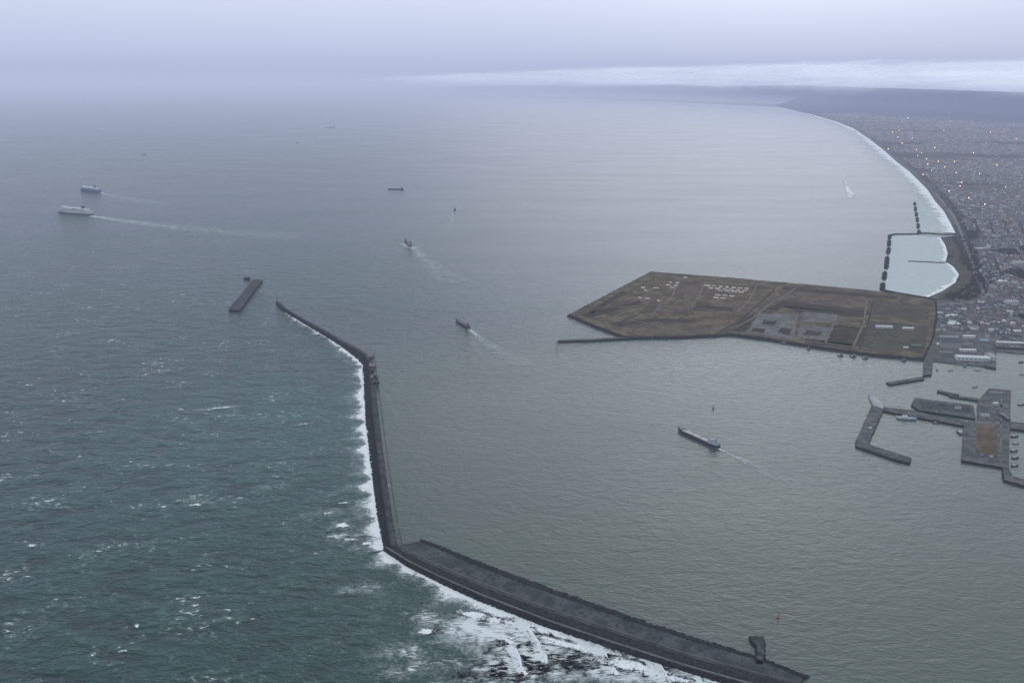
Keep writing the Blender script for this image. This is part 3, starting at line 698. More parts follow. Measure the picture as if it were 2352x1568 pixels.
# ---------------------------------------------------------------- fishing port quays
slab('quay', 'bent L-shaped quay arm enclosing the small harbour basin', 'quay', [(2003, 931), (2030, 939), (1993, 1020), (2092, 1051), (2090, 1062), (2060, 1056), (1966, 1024), (1968, 1008)], 3.5, M['quay'], M['armour'], 200, 1.4)
slab('quay', 'pale concrete spit at the tip of the small harbour', 'quay', [(1994, 906), (2004, 903), (2032, 928), (2028, 938), (2006, 932)], 3, M['pale'], M['pale'])
slab('quay', 'narrow causeway quay joining the bent arm to the harbour block', 'quay', [(2030, 935), (2095, 942), (2226, 970), (2222, 979), (2090, 955), (2028, 943)], 3.2, M['quay'], M['wet'])
slab('quay', 'broad dark pier alongside the causeway quay', 'quay', [(2101, 913), (2235, 931), (2241, 961), (2110, 942), (2093, 929)], 3.4, M['quay'], M['wet'])
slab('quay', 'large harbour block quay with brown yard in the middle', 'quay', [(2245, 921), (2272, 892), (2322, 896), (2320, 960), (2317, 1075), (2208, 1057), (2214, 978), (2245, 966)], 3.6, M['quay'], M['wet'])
slab('quay', 'quay running out of frame at the right edge', 'quay', [(2321, 968), (2500, 985), (2500, 1005), (2320, 984)], 3.3, M['quay'], M['wet'])
slab('breakwater', 'small kinked breakwater at the right edge below the harbour block', 'breakwater', [(2303, 1074), (2317, 1076), (2324, 1093), (2450, 1130), (2450, 1142), (2306, 1102)], 3.5, M['quay'], M['armour'], 200, 1.4)
slab('pier', 'thin far finger pier left of the harbour block', 'pier', [(2153, 895), (2203, 906), (2201, 911), (2152, 899)], 2.6, M['quay'], M['wet'])
slab('pier', 'thin near finger pier touching the harbour block', 'pier', [(2180, 906), (2249, 915), (2247, 920), (2180, 910)], 2.6, M['quay'], M['wet'])
slab('jetty', 'straight wide pier going down from the harbour front', 'jetty', [(2134, 775), (2150, 778), (2140, 860), (2120, 862), (2122, 826)], 3.6, M['quay'], M['wet'])
slab('jetty', 'thin crooked jetty left of the harbour front pier', 'jetty', [(2037, 878), (2118, 865), (2122, 870), (2044, 883)], 3, M['quay'], M['armour'], 90, 1.4)
slab('pier', 'low pier under the white warehouse by the basin', 'pier', [(2262, 800), (2286, 802), (2288, 846), (2262, 841)], 3.2, M['quay'], M['wet'])
sheet('yard', 'brown unpaved yard in the middle of the harbour block', [[(2246, 975), (2288, 978), (2292, 1052), (2240, 1045)]], M['soil'], 3.75)
sheet('road', 'pale road lines across the harbour block', [[(2250, 925), (2318, 930), (2318, 936), (2250, 931)], [(2298, 900), (2303, 900), (2301, 1070), (2296, 1070)], [(2225, 966), (2300, 968), (2300, 973), (2222, 972)]], M['yard'], 3.82)
sheet('paving', 'dark paved strip on the broad pier', [[(2112, 919), (2225, 934), (2230, 950), (2118, 936)]], M['deck'], 3.55)
sheet('paving', 'concrete harbour front around the warehouses', [[(2150, 768), (2290, 785), (2284, 843), (2142, 828)]], M['quay'], 2.3)
# ---------------------------------------------------------------- buildings
def building(px, py, z, w, d, h_, rz, wm, rm, label, cat='building', flat=False, name='warehouse'):
    root = empty(name, G(px, py, z), rz, label, cat)
    mb = MB(); mb.box((0, 0, -.2), (w, d, h_+.2)); mb.build('wall', M[wm], root)
    mb = MB()
    if flat: mb.box((0, 0, h_+.01), (w+.8, d+.8, .6))
    else: mb.gable((0, 0, h_+.01), (w, d), 0, min(3, d*.18), 0, .6)
    rf = mb.build('roof', M[rm], root)
    n = max(2, min(8, int(w/7)))
    for i in range(n):
        mb = MB(); mb.box((-w/2+(i+.5)*w/n, -(d/2+.06), h_*.45), (w/n*.5, .12, h_*.25)); mb.build('window', M['glass'], root)
    mb = MB(); mb.box((w/2+.07, 0, 0), (.14, d*.3, h_*.6)); mb.build('door', M['grey'], root)
    if flat:
        mb = MB(); mb.box((w*.2, 0, h_+.62), (w*.15, d*.3, 1.5)); mb.build('rooftop_unit', M['grey'], rf)
    return root
h0 = -.12
building(2030, 753, 6, 46, 12, 6, h0, 'white', 'white', 'long white shed on the reclaimed land, left of two')
building(2085, 757, 6, 30, 12, 6, h0, 'cream', 'white', 'shorter white shed on the reclaimed land, right of two')
building(2103, 797, 6, 26, 14, 6, h0, 'green', 'green', 'small green shed near the landward waterfront')
building(2080, 801, 6, 12, 9, 5, h0, 'grey', 'white', 'tiny white hut beside the green shed')
building(2178, 778, 2, 50, 16, 7, h0, 'grey', 'grey', 'long grey warehouse at the back of the harbour front')
building(2182, 797, 2, 52, 18, 8, h0, 'cream', 'slate', 'slate roofed warehouse in the middle of the harbour front')
building(2172, 813, 2, 34, 12, 6, h0, 'grey', 'mauve', 'low mauve roofed shed by the harbour front pier')
building(2232, 826, 2, 80, 22, 9, h0-.05, 'white', 'white', 'large pale roofed fish hall on the waterfront')
building(2222, 807, 2, 40, 12, 6, h0, 'white', 'white', 'white warehouse just behind the waterfront fish hall')
building(2275, 822, 3.2, 16, 40, 8, h0, 'white', 'grey', 'narrow pale store on the low pier by the basin')
building(2325, 793, 2, 84, 14, 9, h0-.05, 'cream', 'white', 'very long white roofed warehouse at the right edge')
building(2320, 802, 2, 70, 6, 6, h0-.05, 'dark', 'dark', 'long dark lean-to in front of the long white warehouse')
building(2322, 700, 2, 40, 22, 14, .2, 'white', 'grey', 'white flat roofed block standing over the houses', flat=True, name='apartment_block')
building(2255, 575, 2, 60, 30, 10, .3, 'grey', 'grey', 'broad grey flat roofed hall behind the coastal grass', flat=True, name='hall')
building(2300, 655, 2, 34, 14, 16, .2, 'cream', 'white', 'tall cream slab block right of the coastal road', flat=True, name='apartment_block')
building(2340, 610, 2, 50, 16, 16, .1, 'white', 'grey', 'long white slab block at the right edge of the town', flat=True, name='apartment_block')
building(2190, 748, 2, 30, 22, 8, h0, 'white', 'white', 'white square building above the harbour front warehouses', flat=True)
building(2288, 905, 3.6, 32, 12, 5, h0, 'grey', 'mauve', 'grey shed at the top of the harbour block')
building(2262, 955, 3.6, 16, 10, 4, 0, 'white', 'grey', 'small white office on the harbour block')
building(2307, 960, 3.6, 8, 34, 5, 0, 'dark', 'slate', 'narrow dark shed along the right side of the harbour block')
building(2254, 1047, 3.6, 6, 5, 3, 0, 'blue', 'blue', 'tiny blue cabin in the brown harbour yard, left one', name='cabin')
building(2276, 1050, 3.6, 6, 5, 3, 0, 'lightblue', 'lightblue', 'tiny pale blue cabin in the brown harbour yard, right one', name='cabin')
building(2150, 930, 3.6, 8, 5, 3, 0, 'grey', 'dark', 'tiny dark roofed hut on the broad pier', name='cabin')
building(1998, 985, 3.5, 5, 5, 3, 0, 'grey', 'white', 'tiny white hut on the bent quay arm', name='cabin')
building(2160, 762, 2, 26, 14, 6, h0, 'cream', 'grey', 'grey roofed shed at the top left corner of the harbour front')
building(2225, 776, 2, 30, 12, 7, h0, 'white', 'white', 'short white shed right of the long grey warehouse')
building(2258, 786, 2, 22, 16, 7, h0, 'grey', 'lightblue', 'pale blue roofed store at the top right of the harbour front')
building(2222, 792, 2, 24, 10, 5, h0, 'cream', 'mauve', 'small mauve roofed shed between the two white sheds')
building(2156, 793, 2, 12, 14, 5, h0, 'white', 'white', 'small white cube of a store beside the harbour pier')
building(2235, 755, 2, 28, 14, 9, h0, 'white', 'slate', 'white walled block with slate roof behind the harbour front')
building(2180, 728, 2, 24, 14, 6, .1, 'white', 'white', 'white shed at the edge of the houses beside the reclaimed land')
building(2280, 760, 2, 26, 12, 7, h0, 'cream', 'lightblue', 'cream store with pale blue roof left of the long white warehouse')
building(2330, 765, 2, 30, 14, 8, h0, 'white', 'white', 'white building behind the very long white warehouse')
building(2286, 928, 3.9, 10, 7, 4, 0, 'white', 'white', 'tiny white store right of the harbour block road', name='cabin')
building(2230, 1000, 3.6, 9, 14, 4, 0, 'grey', 'slate', 'small slate roofed hut on the left side of the harbour block', name='cabin')
building(2200, 938, 3.6, 12, 6, 4, h0, 'white', 'grey', 'small white hut on the right half of the broad pier', name='cabin')
# ---------------------------------------------------------------- ships
def hull_parts(root, L_, B, D, hm_, boot, deckm, flare=1.0):
    n = 18; ST = []
    for i in range(n+1):
        s = i/n
        hb = B/2*(min(1, .78+s*2.2) if s < .7 else max(.0, 1-((s-.7)/.3)**2.2))
        x = -L_/2 + L_*s; sh = D*(1+.35*max(0, (s-.78)/.22)**1.5+.06*max(0, (.15-s)/.15))
        ST.append((x, hb, sh, s))
    mb = MB(); mk = MB(); mr = MB()
    rows = []; low = []; dk = []
    for x, hb, sh, s in ST:
        lo = hb*(.9 if s < .7 else .72); xf = x + (0 if s < .8 else (s-.8)/.2*L_*.02)
        rows.append([(xf, hb, sh+.9), (xf, hb, sh), (x, lo, D*.28), (x, -lo, D*.28), (xf, -hb, sh), (xf, -hb, sh+.9)])
        low.append([(x, lo, D*.28), (x-.3, lo*.95, -1), (x-.3, -lo*.95, -1), (x, -lo, D*.28)])
        dk.append([(xf, hb*.98, sh), (xf, -hb*.98, sh)])
    mb.grid([[r[0], r[1], r[2]] for r in rows]); mb.grid([[r[3], r[4], r[5]] for r in rows])
    mb.face([rows[0][0], rows[0][1], rows[0][2], rows[0][3], rows[0][4], rows[0][5]])
    mb.build('hull', M[hm_], root)
    mk.grid([[r[0], r[1]] for r in low]); mk.grid([[r[2], r[3]] for r in low]); mk.face(low[0]); mk.build('boot_stripe', M[boot], root)
    mr.grid(dk); mr.build('deck', M[deckm], root)
def shippos(bow, stern):
    A_, B_ = G(*bow), G(*stern); c = A_.lerp(B_, .5); d = A_-B_
    return c, d.length, math.atan2(d.y, d.x)
def cargo(bow, stern, label, hm_='navy', boot='rust', deckm='grey', house='white', fun='blue', L_=None, cover='slate', B=None, rz=None):
    c, l, r_ = shippos(bow, stern); l = L_ or l; r_ = r_ if rz is None else rz; B = B or l*.135; D = l*.045
    root = empty('cargo_ship', c, r_, label, 'ship'); hull_parts(root, l, B, D, hm_, boot, deckm)
    for i in range(3):
        mb = MB(); mb.box((-l*.16+i*l*.19, 0, D), (l*.17, B*.66, D*.35)); mb.build('hatch_cover', M[cover], root)
    mb = MB(); mb.box((-l*.39, 0, D), (l*.10, B*.84, l*.042)); ho = mb.build('deckhouse', M[house], root)
    mb = MB(); mb.box((-l*.388, 0, D+l*.0421), (l*.07, B*.7, l*.026)); mb.build('upper_deckhouse', M[house], ho)
    mb = MB(); mb.box((-l*.37, 0, D+l*.0683), (l*.035, B*.95, l*.022)); br = mb.build('bridge', M[house], root)
    mb = MB(); mb.box((-l*.351, 0, D+l*.076), (.3, B*.86, l*.009)); mb.build('window', M['glass'], br)
    mb = MB(); mb.cyl((-l*.43, 0, D+l*.03), l*.016, l*.014, l*.068, 10); mb.build('funnel', M[fun], root)
    mb = MB(); mb.cyl((-l*.37, 0, D+l*.09), .35, .2, l*.04, 6); mb.build('mast', M['buff'], root)
    mb = MB(); mb.cyl((l*.42, 0, D*1.2), .4, .25, l*.08, 6); mb.build('mast', M['buff'], root)
    mb = MB(); mb.box((l*.43, 0, D*1.15), (l*.06, B*.3, D*.3)); mb.build('forecastle', M[deckm], root)
    return root
def ferry(bow, stern, label, hm_, up, fun, L_=None):
    c, l, r_ = shippos(bow, stern); l = L_ or l; B = l*.14; D = l*.075
    root = empty('ferry', c, r_, label, 'ship'); hull_parts(root, l, B, D, hm_, 'navy', 'grey')
    mb = MB(); mb.box((-l*.02, 0, D), (l*.78, B*.92, l*.035)); s1 = mb.build('superstructure', M[up], root)
    mb = MB(); mb.box((l*.02, 0, D+l*.0352), (l*.62, B*.84, l*.022)); mb.build('upper_deck', M[up], root)
    mb = MB(); mb.box((l*.29, 0, D+l*.0574), (l*.08, B*.98, l*.02)); br = mb.build('bridge', M[up], root)
    mb = MB(); mb.box((l*.331, 0, D+l*.064), (.4, B*.9, l*.008)); mb.build('window', M['glass'], br)
    for s in (-1, 1):
        mb = MB(); mb.box((-l*.02, s*(B*.46+.08), D+l*.014), (l*.7, .16, l*.008)); mb.build('window_band', M['glass'], s1)
    mb = MB(); mb.box((-l*.27, 0, D+l*.0574), (l*.055, B*.35, l*.05)); mb.build('funnel', M[fun], root)
    mb = MB(); mb.cyl((l*.29, 0, D+l*.077), .6, .3, l*.06, 6); mb.build('mast', M['white'], root)
    for s in (-1, 1):
        mb = MB(); mb.box((-l*.05, s*B*.44, D+l*.037), (l*.1, B*.08, l*.012)); mb.build('lifeboat', M['rust'], root)
    return root
def boat(px, py, l, rz, label, hm_='white', house='white', z=0, name='fishing_boat', cat='boat'):
    root = empty(name, G(px, py, z), rz, label, cat); B = l*.26; D = l*.09
    hull_parts(root, l, B, D, hm_, 'navy' if hm_ != 'navy' else 'rust', 'lightblue' if hm_ == 'white' else 'grey')
    mb = MB(); mb.box((-l*.12, 0, D), (l*.28, B*.6, l*.1)); w_ = mb.build('wheelhouse', M[house], root)
    mb = MB(); mb.box((.021*l+.05, 0, D+l*.055), (.1, B*.5, l*.03)); mb.build('window', M['glass'], w_)
    mb = MB(); mb.cyl((-l*.12, 0, D+l*.1), .2, .12, l*.2, 6); mb.build('mast', M['buff'], root)
    mb = MB(); mb.cyl((l*.3, 0, D), .2, .12, l*.2, 6); mb.build('mast', M['buff'], root)
    return root
cargo((1558, 988), (1650, 1029), 'grey decked cargo ship with blue funnel crossing the middle of the harbour', 'navy', 'rust', 'grey', 'palehouse', 'lightblue', cover='cream')
cargo((1047, 736), (1077, 754), 'dark blue cargo ship leaving past the low jetty with a white wake', 'navy', 'rust', 'slate', 'grey', 'navy', cover='slate')
cargo((930, 552), (944, 567), 'dark ship throwing white spray beyond the harbour mouth', 'dark', 'rust', 'slate', 'cream', 'dark', B=16)
cargo((1044, 475), (1045, 487), 'small grey ship heading out to sea with a faint wake', 'slate', 'rust', 'grey', 'grey', 'dark', L_=75, B=13)
cargo((891, 435), (927, 436), 'long low dark ship lying side on in the middle distance', 'dark', 'dark', 'slate', 'slate', 'dark', cover='dark')
cargo((750, 293), (769, 293), 'tiny dark ship farthest away on the hazy sea', 'navy', 'dark', 'slate', 'slate', 'dark', cover='dark')
cargo((678, 328), (688, 328), 'faint pale ship with a thin wake far out at sea', 'slate', 'dark', 'grey', 'grey', 'dark')
cargo((323, 355), (337, 355), 'faint dark ship with a long thin wake at far left', 'dark', 'dark', 'slate', 'grey', 'dark')
ferry((133, 488), (211, 493), 'white ferry trailing a long white wake at the left', 'white', 'white', 'navy')
ferry((185, 437), (229, 442), 'blue hulled ferry behind the white one at the left', 'blue', 'white', 'slate')
boat(2083, 962, 38, -.25, 'white patrol vessel moored at the causeway quay', name='patrol_vessel')
boat(2203, 993, 26, 1.45, 'dark hulled boat moored at the left side of the harbour block', 'slate', 'white')
boat(2215, 840, 20, 1.4, 'blue boat moored under the waterfront fish hall', 'blue', 'lightblue')
boat(2060, 958, 14, 1.3, 'small white boat moored left of the patrol vessel')
for i, (x, y, l, r_, c_, lb) in enumerate([(2330, 1003, 16, .1, 'navy', 'topmost'), (2333, 1018, 14, .1, 'white', 'second'), (2329, 1036, 16, .15, 'slate', 'third'), (2332, 1052, 15, .1, 'navy', 'fourth'), (2331, 1070, 15, .1, 'slate', 'lowest')]):
    boat(x, y, l, r_, '%s of the five small boats moored right of the harbour block' % lb, c_, 'white')
boat(2346, 832, 16, .3, 'small dark boat in the basin at the right edge', 'navy', 'grey')
boat(2348, 860, 14, .2, 'small white boat in the water at the right edge', 'white', 'grey')
boat(1803, 789, 24, 0, 'barge-like grey boat moored at the island waterfront', 'slate', 'grey', name='work_boat')
boat(2240, 888, 16, .3, 'small white boat in open water above the harbour block corner', 'white', 'white')
boat(2345, 930, 15, .1, 'small dark boat right of the top of the harbour block', 'navy', 'white')
boat(2150, 972, 14, -.2, 'small slate hulled boat moored below the causeway quay', 'slate', 'white')
boat(2183, 851, 14, .0, 'small white boat moored below the mauve roofed shed', 'white', 'grey')
boat(2152, 850, 12, 1.4, 'tiny navy boat moored right of the harbour front pier', 'navy', 'white')
boat(2245, 850, 15, .0, 'small white boat moored at the right end of the fish hall', 'white', 'white')
def barge(px, py, w, label):
    root = empty('barge', G(px, py), .2, label, 'barge')
    mb = MB(); mb.box((0, 0, -1), (w, w*.8, 3.2)); mb.build('hull', M['dark'], root)
    mb = MB(); mb.box((0, 0, 2.21), (w*.9, w*.7, .3)); mb.build('deck', M['grey'], root)
    mb = MB(); mb.box((w*.2, 0, 2.52), (w*.35, w*.4, 4)); mb.build('cabin', M['green'], root)
    mb = MB(); mb.cyl((-w*.25, 0, 2.52), .4, .3, 8, 6); mb.build('mast', M['buff'], root)
barge(1857, 802, 8, 'lone small float left of the barges below the reclaimed land')
barge(1930, 817, 12, 'leftmost dark barge of the three below the reclaimed land')
barge(1959, 819, 14, 'middle dark barge of the three below the reclaimed land')
barge(1987, 823, 12, 'rightmost dark barge of the three below the reclaimed land')
barge(2076, 829, 10, 'single float moored right of the three barges')
def buoy(px, py, h_, mat, label):
    root = empty('buoy', G(px, py), 0, label, 'buoy')
    mb = MB(); mb.cyl((0, 0, -1), h_*.2, h_*.24, 1+h_*.15, 12); mb.build('float', M[mat], root)
    mb = MB()
    for i in range(4):
        a = i*1.57+.4; mb.cyl((h_*.1*math.cos(a), h_*.1*math.sin(a), h_*.15), .25, .2, h_*.55, 5)
    mb.build('frame', M[mat], root)
    mb = MB(); mb.cyl((0, 0, h_*.7), h_*.14, h_*.02, h_*.3, 8); mb.build('top_mark', M[mat], root)
buoy(1638, 939, 10, 'dark', 'dark buoy above the cargo ship in the harbour')
buoy(1787, 1418, 8, 'redbeacon', 'red buoy in the near harbour water')
beacon(1962, 808, 0, 14, M['green'], 'green light post standing beside the middle barge')
# ---------------------------------------------------------------- foam and wakes
mb = MB()
ribbon(mb, PX([(p[0], p[1]) for p in LA0]), 44, 48, .6, .65, 30, 'right', .5, 1)
ribbon(mb, PX([(p[0], p[1]) for p in LA0]), 30, 33, .7, .75, 30, 'right', .6, 2)
ribbon(mb, PX([(p[0], p[1]) for p in LA0]), 17, 19, .98, .98, 30, 'right', .7)
ribbon(mb, PX([(p[0]+2, p[1]) for p in TA0[1:]]), 18, 60, .5, .65, 16, 'right', .5, 1)
ribbon(mb, PX([(p[0]+2, p[1]) for p in TA0[1:]]), 10, 28, .75, .95, 16, 'right', .6)
ribbon(mb, PX([(p[0], p[1]) for p in BA0]), 36, 60, .7, .9, 24, 'right', .5, 1)
ribbon(mb, PX([(p[0], p[1]) for p in BA0]), 26, 45, .7, .85, 24, 'right', .6, 2)
ribbon(mb, PX([(p[0], p[1]) for p in BA0]), 14, 17, .98, .98, 24, 'right', .8)
foam_done(mb, 'surf', 'white surf breaking along the breakwater', 'surf')
mb = MB()
for x, y, rx, ry, ro, a in ((785, 1207, 34, 22, .2, .5), (800, 1238, 55, 14, -.2, .5), (845, 1350, 50, 22, .2, .45), (980, 1450, 30, 14, .2, .5), (490, 938, 75, 14, .3, .5), (445, 1150, 30, 20, 0, .4), (930, 1498, 70, 22, 0, .4),
                            (1130, 1450, 120, 50, -.3, .75), (1190, 1500, 90, 40, -.2, .75), (1330, 1500, 110, 36, -.3, .85), (1440, 1545, 110, 36, -.3, .85), (1290, 1540, 120, 34, 0, .6), (1560, 1560, 60, 22, -.3, .8), (1050, 1540, 130, 30, 0, .4), (1400, 1565, 130, 26, -.1, .6), (740, 1180, 60, 20, .3, .4), (620, 1120, 60, 16, .2, .3), (700, 975, 40, 14, .2, .35)):
    blob(mb, x, y, rx, ry, ro, a, mi=1)
# lacy streaks
for x, y, rx, ry, ro, a in ((1130, 1455, 110, 45, -.3, .62), (1200, 1500, 90, 38, -.2, .62), (1330, 1505, 100, 34, -.3, .66), (1440, 1545, 100, 30, -.3, .66), (1270, 1545, 110, 30, 0, .5), (1050, 1530, 120, 30, 0, .42), (930, 1498, 60, 18, 0, .5), (1010, 1425, 60, 24, -.3, .5), (845, 1350, 45, 18, .2, .5), (800, 1230, 45, 18, 0, .6), (1150, 1565, 120, 24, 0, .45)):
    blob(mb, x, y, rx, ry, ro, a, mi=2)
blob(mb, 785, 1207, 15, 10, .2, 1); blob(mb, 800, 1238, 30, 6, -.2, .7); blob(mb, 845, 1248, 18, 10, 0, .75)
blob(mb, 980, 1450, 17, 7, .2, .85); blob(mb, 512, 936, 24, 5, .3, .95); blob(mb, 470, 942, 22, 5, .2, .5); blob(mb, 412, 941, 15, 6, 0, .65)
blob(mb, 447, 1160, 12, 6, 0, .7); blob(mb, 450, 1140, 14, 6, 0, .5); blob(mb, 75, 1252, 9, 7, 0, .7); blob(mb, 65, 884, 15, 5, 0, .7); blob(mb, 790, 1155, 12, 6, 0, .6); blob(mb, 313, 1436, 4, 7, .6, .6)
blob(mb, 20, 1320, 12, 6, 0, .6); blob(mb, 700, 975, 16, 6, 0, .5); blob(mb, 745, 1180, 20, 7, .3, .5); blob(mb, 455, 1300, 7, 5, 0, .55); blob(mb, 580, 1422, 6, 5, 0, .55)
blob(mb, 1110, 1418, 60, 11, -.4, .7); blob(mb, 1215, 1440, 70, 12, -.4, .85); blob(mb, 1335, 1487, 75, 12, -.35, .85); blob(mb, 1450, 1530, 75, 12, -.33, .8); blob(mb, 1560, 1562, 60, 12, -.3, .85)
for l, w in (([(1198, 1425), (1212, 1440), (1222, 1458), (1236, 1475), (1240, 1492), (1252, 1508), (1256, 1526)], 3.2), ([(1362, 1466), (1380, 1485), (1392, 1505), (1408, 1530), (1418, 1552)], 3.2), ([(1180, 1485), (1192, 1510), (1197, 1532), (1210, 1552)], 3), ([(1505, 1512), (1528, 1545), (1545, 1580)], 3), ([(1575, 1518), (1600, 1550), (1612, 1580)], 3), ([(1080, 1440), (1110, 1447), (1150, 1462), (1180, 1480)], 3.4)):
    ribbon(mb, PX(l), w, w, 1.15, 1.1, 6, wob=.9)
    ribbon(mb, PX([(x-9, y-2) for x, y in l]), w*3.4, w*3.8, .62, .6, 6, wob=.8)
    ribbon(mb, PX([(x-22, y-5) for x, y in l]), w*8, w*9, .75, .7, 6, wob=.6, mi=2)
foam_done(mb, 'breaking_waves', 'white breaking waves and foam sheets outside the breakwater', 'waves')
def wake(label, line, w0, w1, a0, a1, vee=True):
    mb = MB(); P = PX(line); ribbon(mb, P, w0, w1, a0*.85, a1*.7, 12, mi=1)
    if vee:
        ribbon(mb, P[:2], w0*.4, w0*.3, a0*.75, a0*.35, 12)
        d = (P[-1]-P[0]).normalized(); nr = Vector((-d.y, d.x, 0))
        for s in (-1, 1):
            q = [p+nr*(s*(w0*.4+(w1*.9)*i/(len(P)-1))) for i, p in enumerate(P)]
            ribbon(mb, q, w0*.35, w1*.4, a0*.5, a1*.7, 12, mi=1)
    foam_done(mb, 'wake', label, 'wake')
wake('long white wake behind the white ferry', [(205, 496), (260, 504), (330, 514), (420, 524), (560, 536), (700, 545)], 28, 75, 1, .4)
wake('faint wake behind the blue hulled ferry', [(228, 443), (270, 453), (330, 463), (400, 472)], 20, 55, .7, .35)
wake('wake behind the dark blue cargo ship passing the jetty', [(1076, 754), (1110, 784), (1160, 815), (1215, 840)], 11, 22, .8, .45)
wake('wake behind the cargo ship in the middle of the harbour', [(1648, 1030), (1700, 1055), (1760, 1085), (1840, 1120)], 5, 12, .7, .35)
wake('wake behind the dark ship beyond the harbour mouth', [(945, 566), (970, 590), (1000, 620), (1050, 652)], 20, 40, .75, .4)
wake('spray around the bow of the dark ship beyond the harbour mouth', [(922, 560), (938, 568), (958, 572)], 20, 24, 1.1, 1, False)
wake('faint wake of the small ship heading out', [(1043, 490), (1035, 512), (1022, 545)], 14, 26, .6, .35)
wake('thin wake of the faint dark ship at far left', [(336, 356), (370, 358), (410, 361)], 26, 40, .8, .5, False)
wake('thin wake of the faint pale ship far out', [(688, 329), (705, 332), (730, 335)], 36, 50, .7, .45, False)
mb = MB(); ribbon(mb, PX([(1935, 400), (1944, 422), (1949, 438), (1953, 456)]), 14, 35, .6, .75, 10); ribbon(mb, PX([(1944, 430), (1950, 440), (1962, 448)]), 24, 24, .9, .9, 8)
foam_done(mb, 'spray', 'white spray patch off the curving beach', 'spray')
mb = MB()
sea_c = [Vector((p.x, p.y, 0)) for p in CS]
ribbon(mb, sea_c[1:14], 300, 110, .85, .9, 14, 'right', .5, 1)
ribbon(mb, sea_c[1:14], 150, 60, 1, 1, 14, 'right', .7)
for x, y in ((15, 19), (18, 24)):
    ribbon(mb, sea_c[x:y], 60, 60, .9, .9, 8, 'right', .3, 1); ribbon(mb, sea_c[x:y], 24, 24, 1, 1, 8, 'right', .4)
for k_, poly in enumerate(([(2046, 543), (2100, 541), (2158, 547), (2172, 562), (2178, 582), (2172, 600), (2190, 614), (2202, 630), (2195, 648), (2165, 667), (2128, 682), (2032, 665), (2041, 602)], [(2104, 470), (2165, 486), (2184, 515), (2194, 533), (2112, 534)])):  # pale sheets paint the bright reflection of calm bay water
    for zz in (.9, 1.1):
        b_ = len(mb.at); polyprism(mb, PX(poly, zz), zz, None, 1); mb.at[b_:] = [1.3 if k_ == 0 else 1.0]*(len(mb.at)-b_)
foam_done(mb, 'surf', 'thin white surf line along the curving beach and pale sheets painting the sheen of the small bays', 'surf')
# ---------------------------------------------------------------- hills and cloud bank
def azdir(px): a = math.atan((px-W/2)/(F*cp)); return math.sin(a), math.cos(a)
TOP = [(740, 184), (1000, 170), (1400, 150), (1800, 143), (2352, 133), (3200, 122), (4500, 112)]
BOT = [(740, 192), (1000, 205), (1400, 220), (1800, 234), (2352, 248), (3200, 260), (4500, 274)]
def elev(py): return math.atan((H/2-py)/F)-PITCH
rows = []; ats = []; cols = [760+i*14 for i in range(267)]
for j in range(22):
    v = j/21; r_ = []; aa = []
    for px in cols:
        sx_, cx_ = azdir(px); d0_ = interp(px, RT)-1000; d = d0_+v*6000
        ytop = interp(px, BOT)-36
        ztop = CH+(d0_+4500)*math.tan(elev(ytop))
        env = min(1, max(0, (px-860)/900))**.6
        u = min(1, v*1.35); z = env*max(60, ztop)*(u*u*(3-2*u))*(1+.06*noise.fractal(Vector((sx_*d/5000, cx_*d/5000, 1)), 1, 2, 3))-3
        r_.append((sx_*d, cx_*d, z)); aa.append(min(1, .08+v*2.2)*min(1, max(0, (px-880)/900)))
    rows.append(r_); ats.append(aa)
mb = MB(); mb.grid(rows, 0, ats)
t = NT('misty_hills'); a = t.attr('a'); c = t.mix(t.rng(t.noise(t.pos(), .0004, 4, .6), .4, .6), (.012, .045, .12), (.02, .06, .15))  # bluish shadow under the cloud is put into the hill colour
tr = t.n('ShaderNodeBsdfTransparent'); mx = t.n('ShaderNodeMixShader'); t.L(a, mx.inputs[0]); t.L(tr.outputs[0], mx.inputs[1]); t.L(t.diffuse(c).outputs[0], mx.inputs[2])
M['hills'] = t.done(mx.outputs[0])
tag(mb.build('hills', M['hills'], smooth=True, attr='a'), 'dark blue hills far across the bay beneath the cloud bank', 'hills', kind='structure')
t = NT('cloud_vapour'); a = t.attr('a')
nn = t.rng(t.noise(t.pos((1/6500, 1/3200, 1/260), R(-12)), 1, 6, .62, .6), .25, .75)
n2 = t.rng(t.noise(t.pos((1/1900, 1/1500, 1/90), R(-12)), 1, 5, .64, .6), .25, .75)
nn = t.math('ADD', t.math('MULTIPLY', nn, .55), t.math('MULTIPLY', n2, .45))
inv = t.math('SUBTRACT', 1.0, a)
al = t.rng(nn, t.math('SUBTRACT', inv, .6), t.math('ADD', inv, .85)); al = t.math('MULTIPLY', al, t.rng(a, 0, .75))
df = t.n('ShaderNodeBsdfDiffuse'); df.inputs[0].default_value = (.88, .92, .96, 1)
tl = t.n('ShaderNodeBsdfTranslucent'); tl.inputs[0].default_value = (.86, .91, .96, 1)
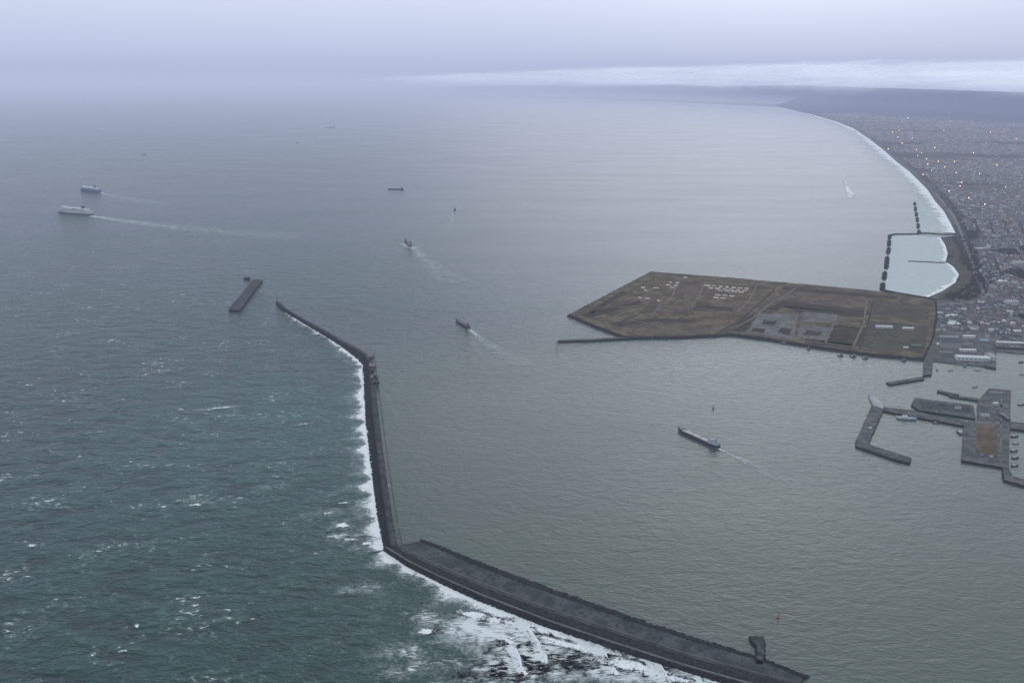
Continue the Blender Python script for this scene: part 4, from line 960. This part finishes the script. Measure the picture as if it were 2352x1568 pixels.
m1 = t.n('ShaderNodeMixShader'); m1.inputs[0].default_value = .5; t.L(df.outputs[0], m1.inputs[1]); t.L(tl.outputs[0], m1.inputs[2])
em = t.n('ShaderNodeEmission'); em.inputs[0].default_value = (.86, .93, 1, 1); t.put(em.inputs[1], t.math('MULTIPLY_ADD', nn, .32, .38))  # emission added to brighten the cloud, standing in for light scattered inside
ad = t.n('ShaderNodeAddShader'); t.L(m1.outputs[0], ad.inputs[0]); t.L(em.outputs[0], ad.inputs[1])
tr = t.n('ShaderNodeBsdfTransparent'); mx = t.n('ShaderNodeMixShader'); t.L(al, mx.inputs[0]); t.L(tr.outputs[0], mx.inputs[1]); t.L(ad.outputs[0], mx.inputs[2])
CLOUD = t.done(mx.outputs[0])
mb = MB()
for L_ in range(4):
    rows = []; ats = []
    prof = [(0, 0, 0), (.1, -.02, .06), (.22, -.04, .18), (.35, -.05, .38), (.5, -.04, .62), (.64, -.02, .85), (.76, .02, .95), (.86, .12, .8), (.94, .3, .5), (1, .55, .22), (1.05, .9, 0)]
    for (hz_, bk, a_) in prof:
        r_ = []; aa = []
        for px in [725+i*9 for i in range(420)]:
            sx_, cx_ = azdir(px); d = interp(px, RT)-2200+L_*800
            yt, yb = interp(px, TOP), interp(px, BOT)
            wv_ = noise.fractal(Vector((px/170, L_*3.1, 4)), .8, 2.2, 4)
            py = yb+(yt-yb)*hz_*(1+.05*wv_)
            z = CH+d*math.tan(elev(py))
            nv = noise.fractal(Vector((px/150, hz_*1.2+bk, L_*7.7)), .9, 2.1, 4)
            z += nv*(yb-yt)*.04*d/F; d2 = d+bk*2600+nv*200
            r_.append((sx_*d2, cx_*d2, z)); aa.append(a_*min(1, max(0, (px-725)/330))*(.64+.08*L_))
        rows.append(r_); ats.append(aa)
    mb.grid(rows, 0, ats)
tag(mb.build('cloud_bank', CLOUD, smooth=True, attr='a'), 'long white cloud bank rolling low over the far coast', 'cloud', kind='structure')
print('houses near', len(near), 'rest', len(rest), 'far', cnt)
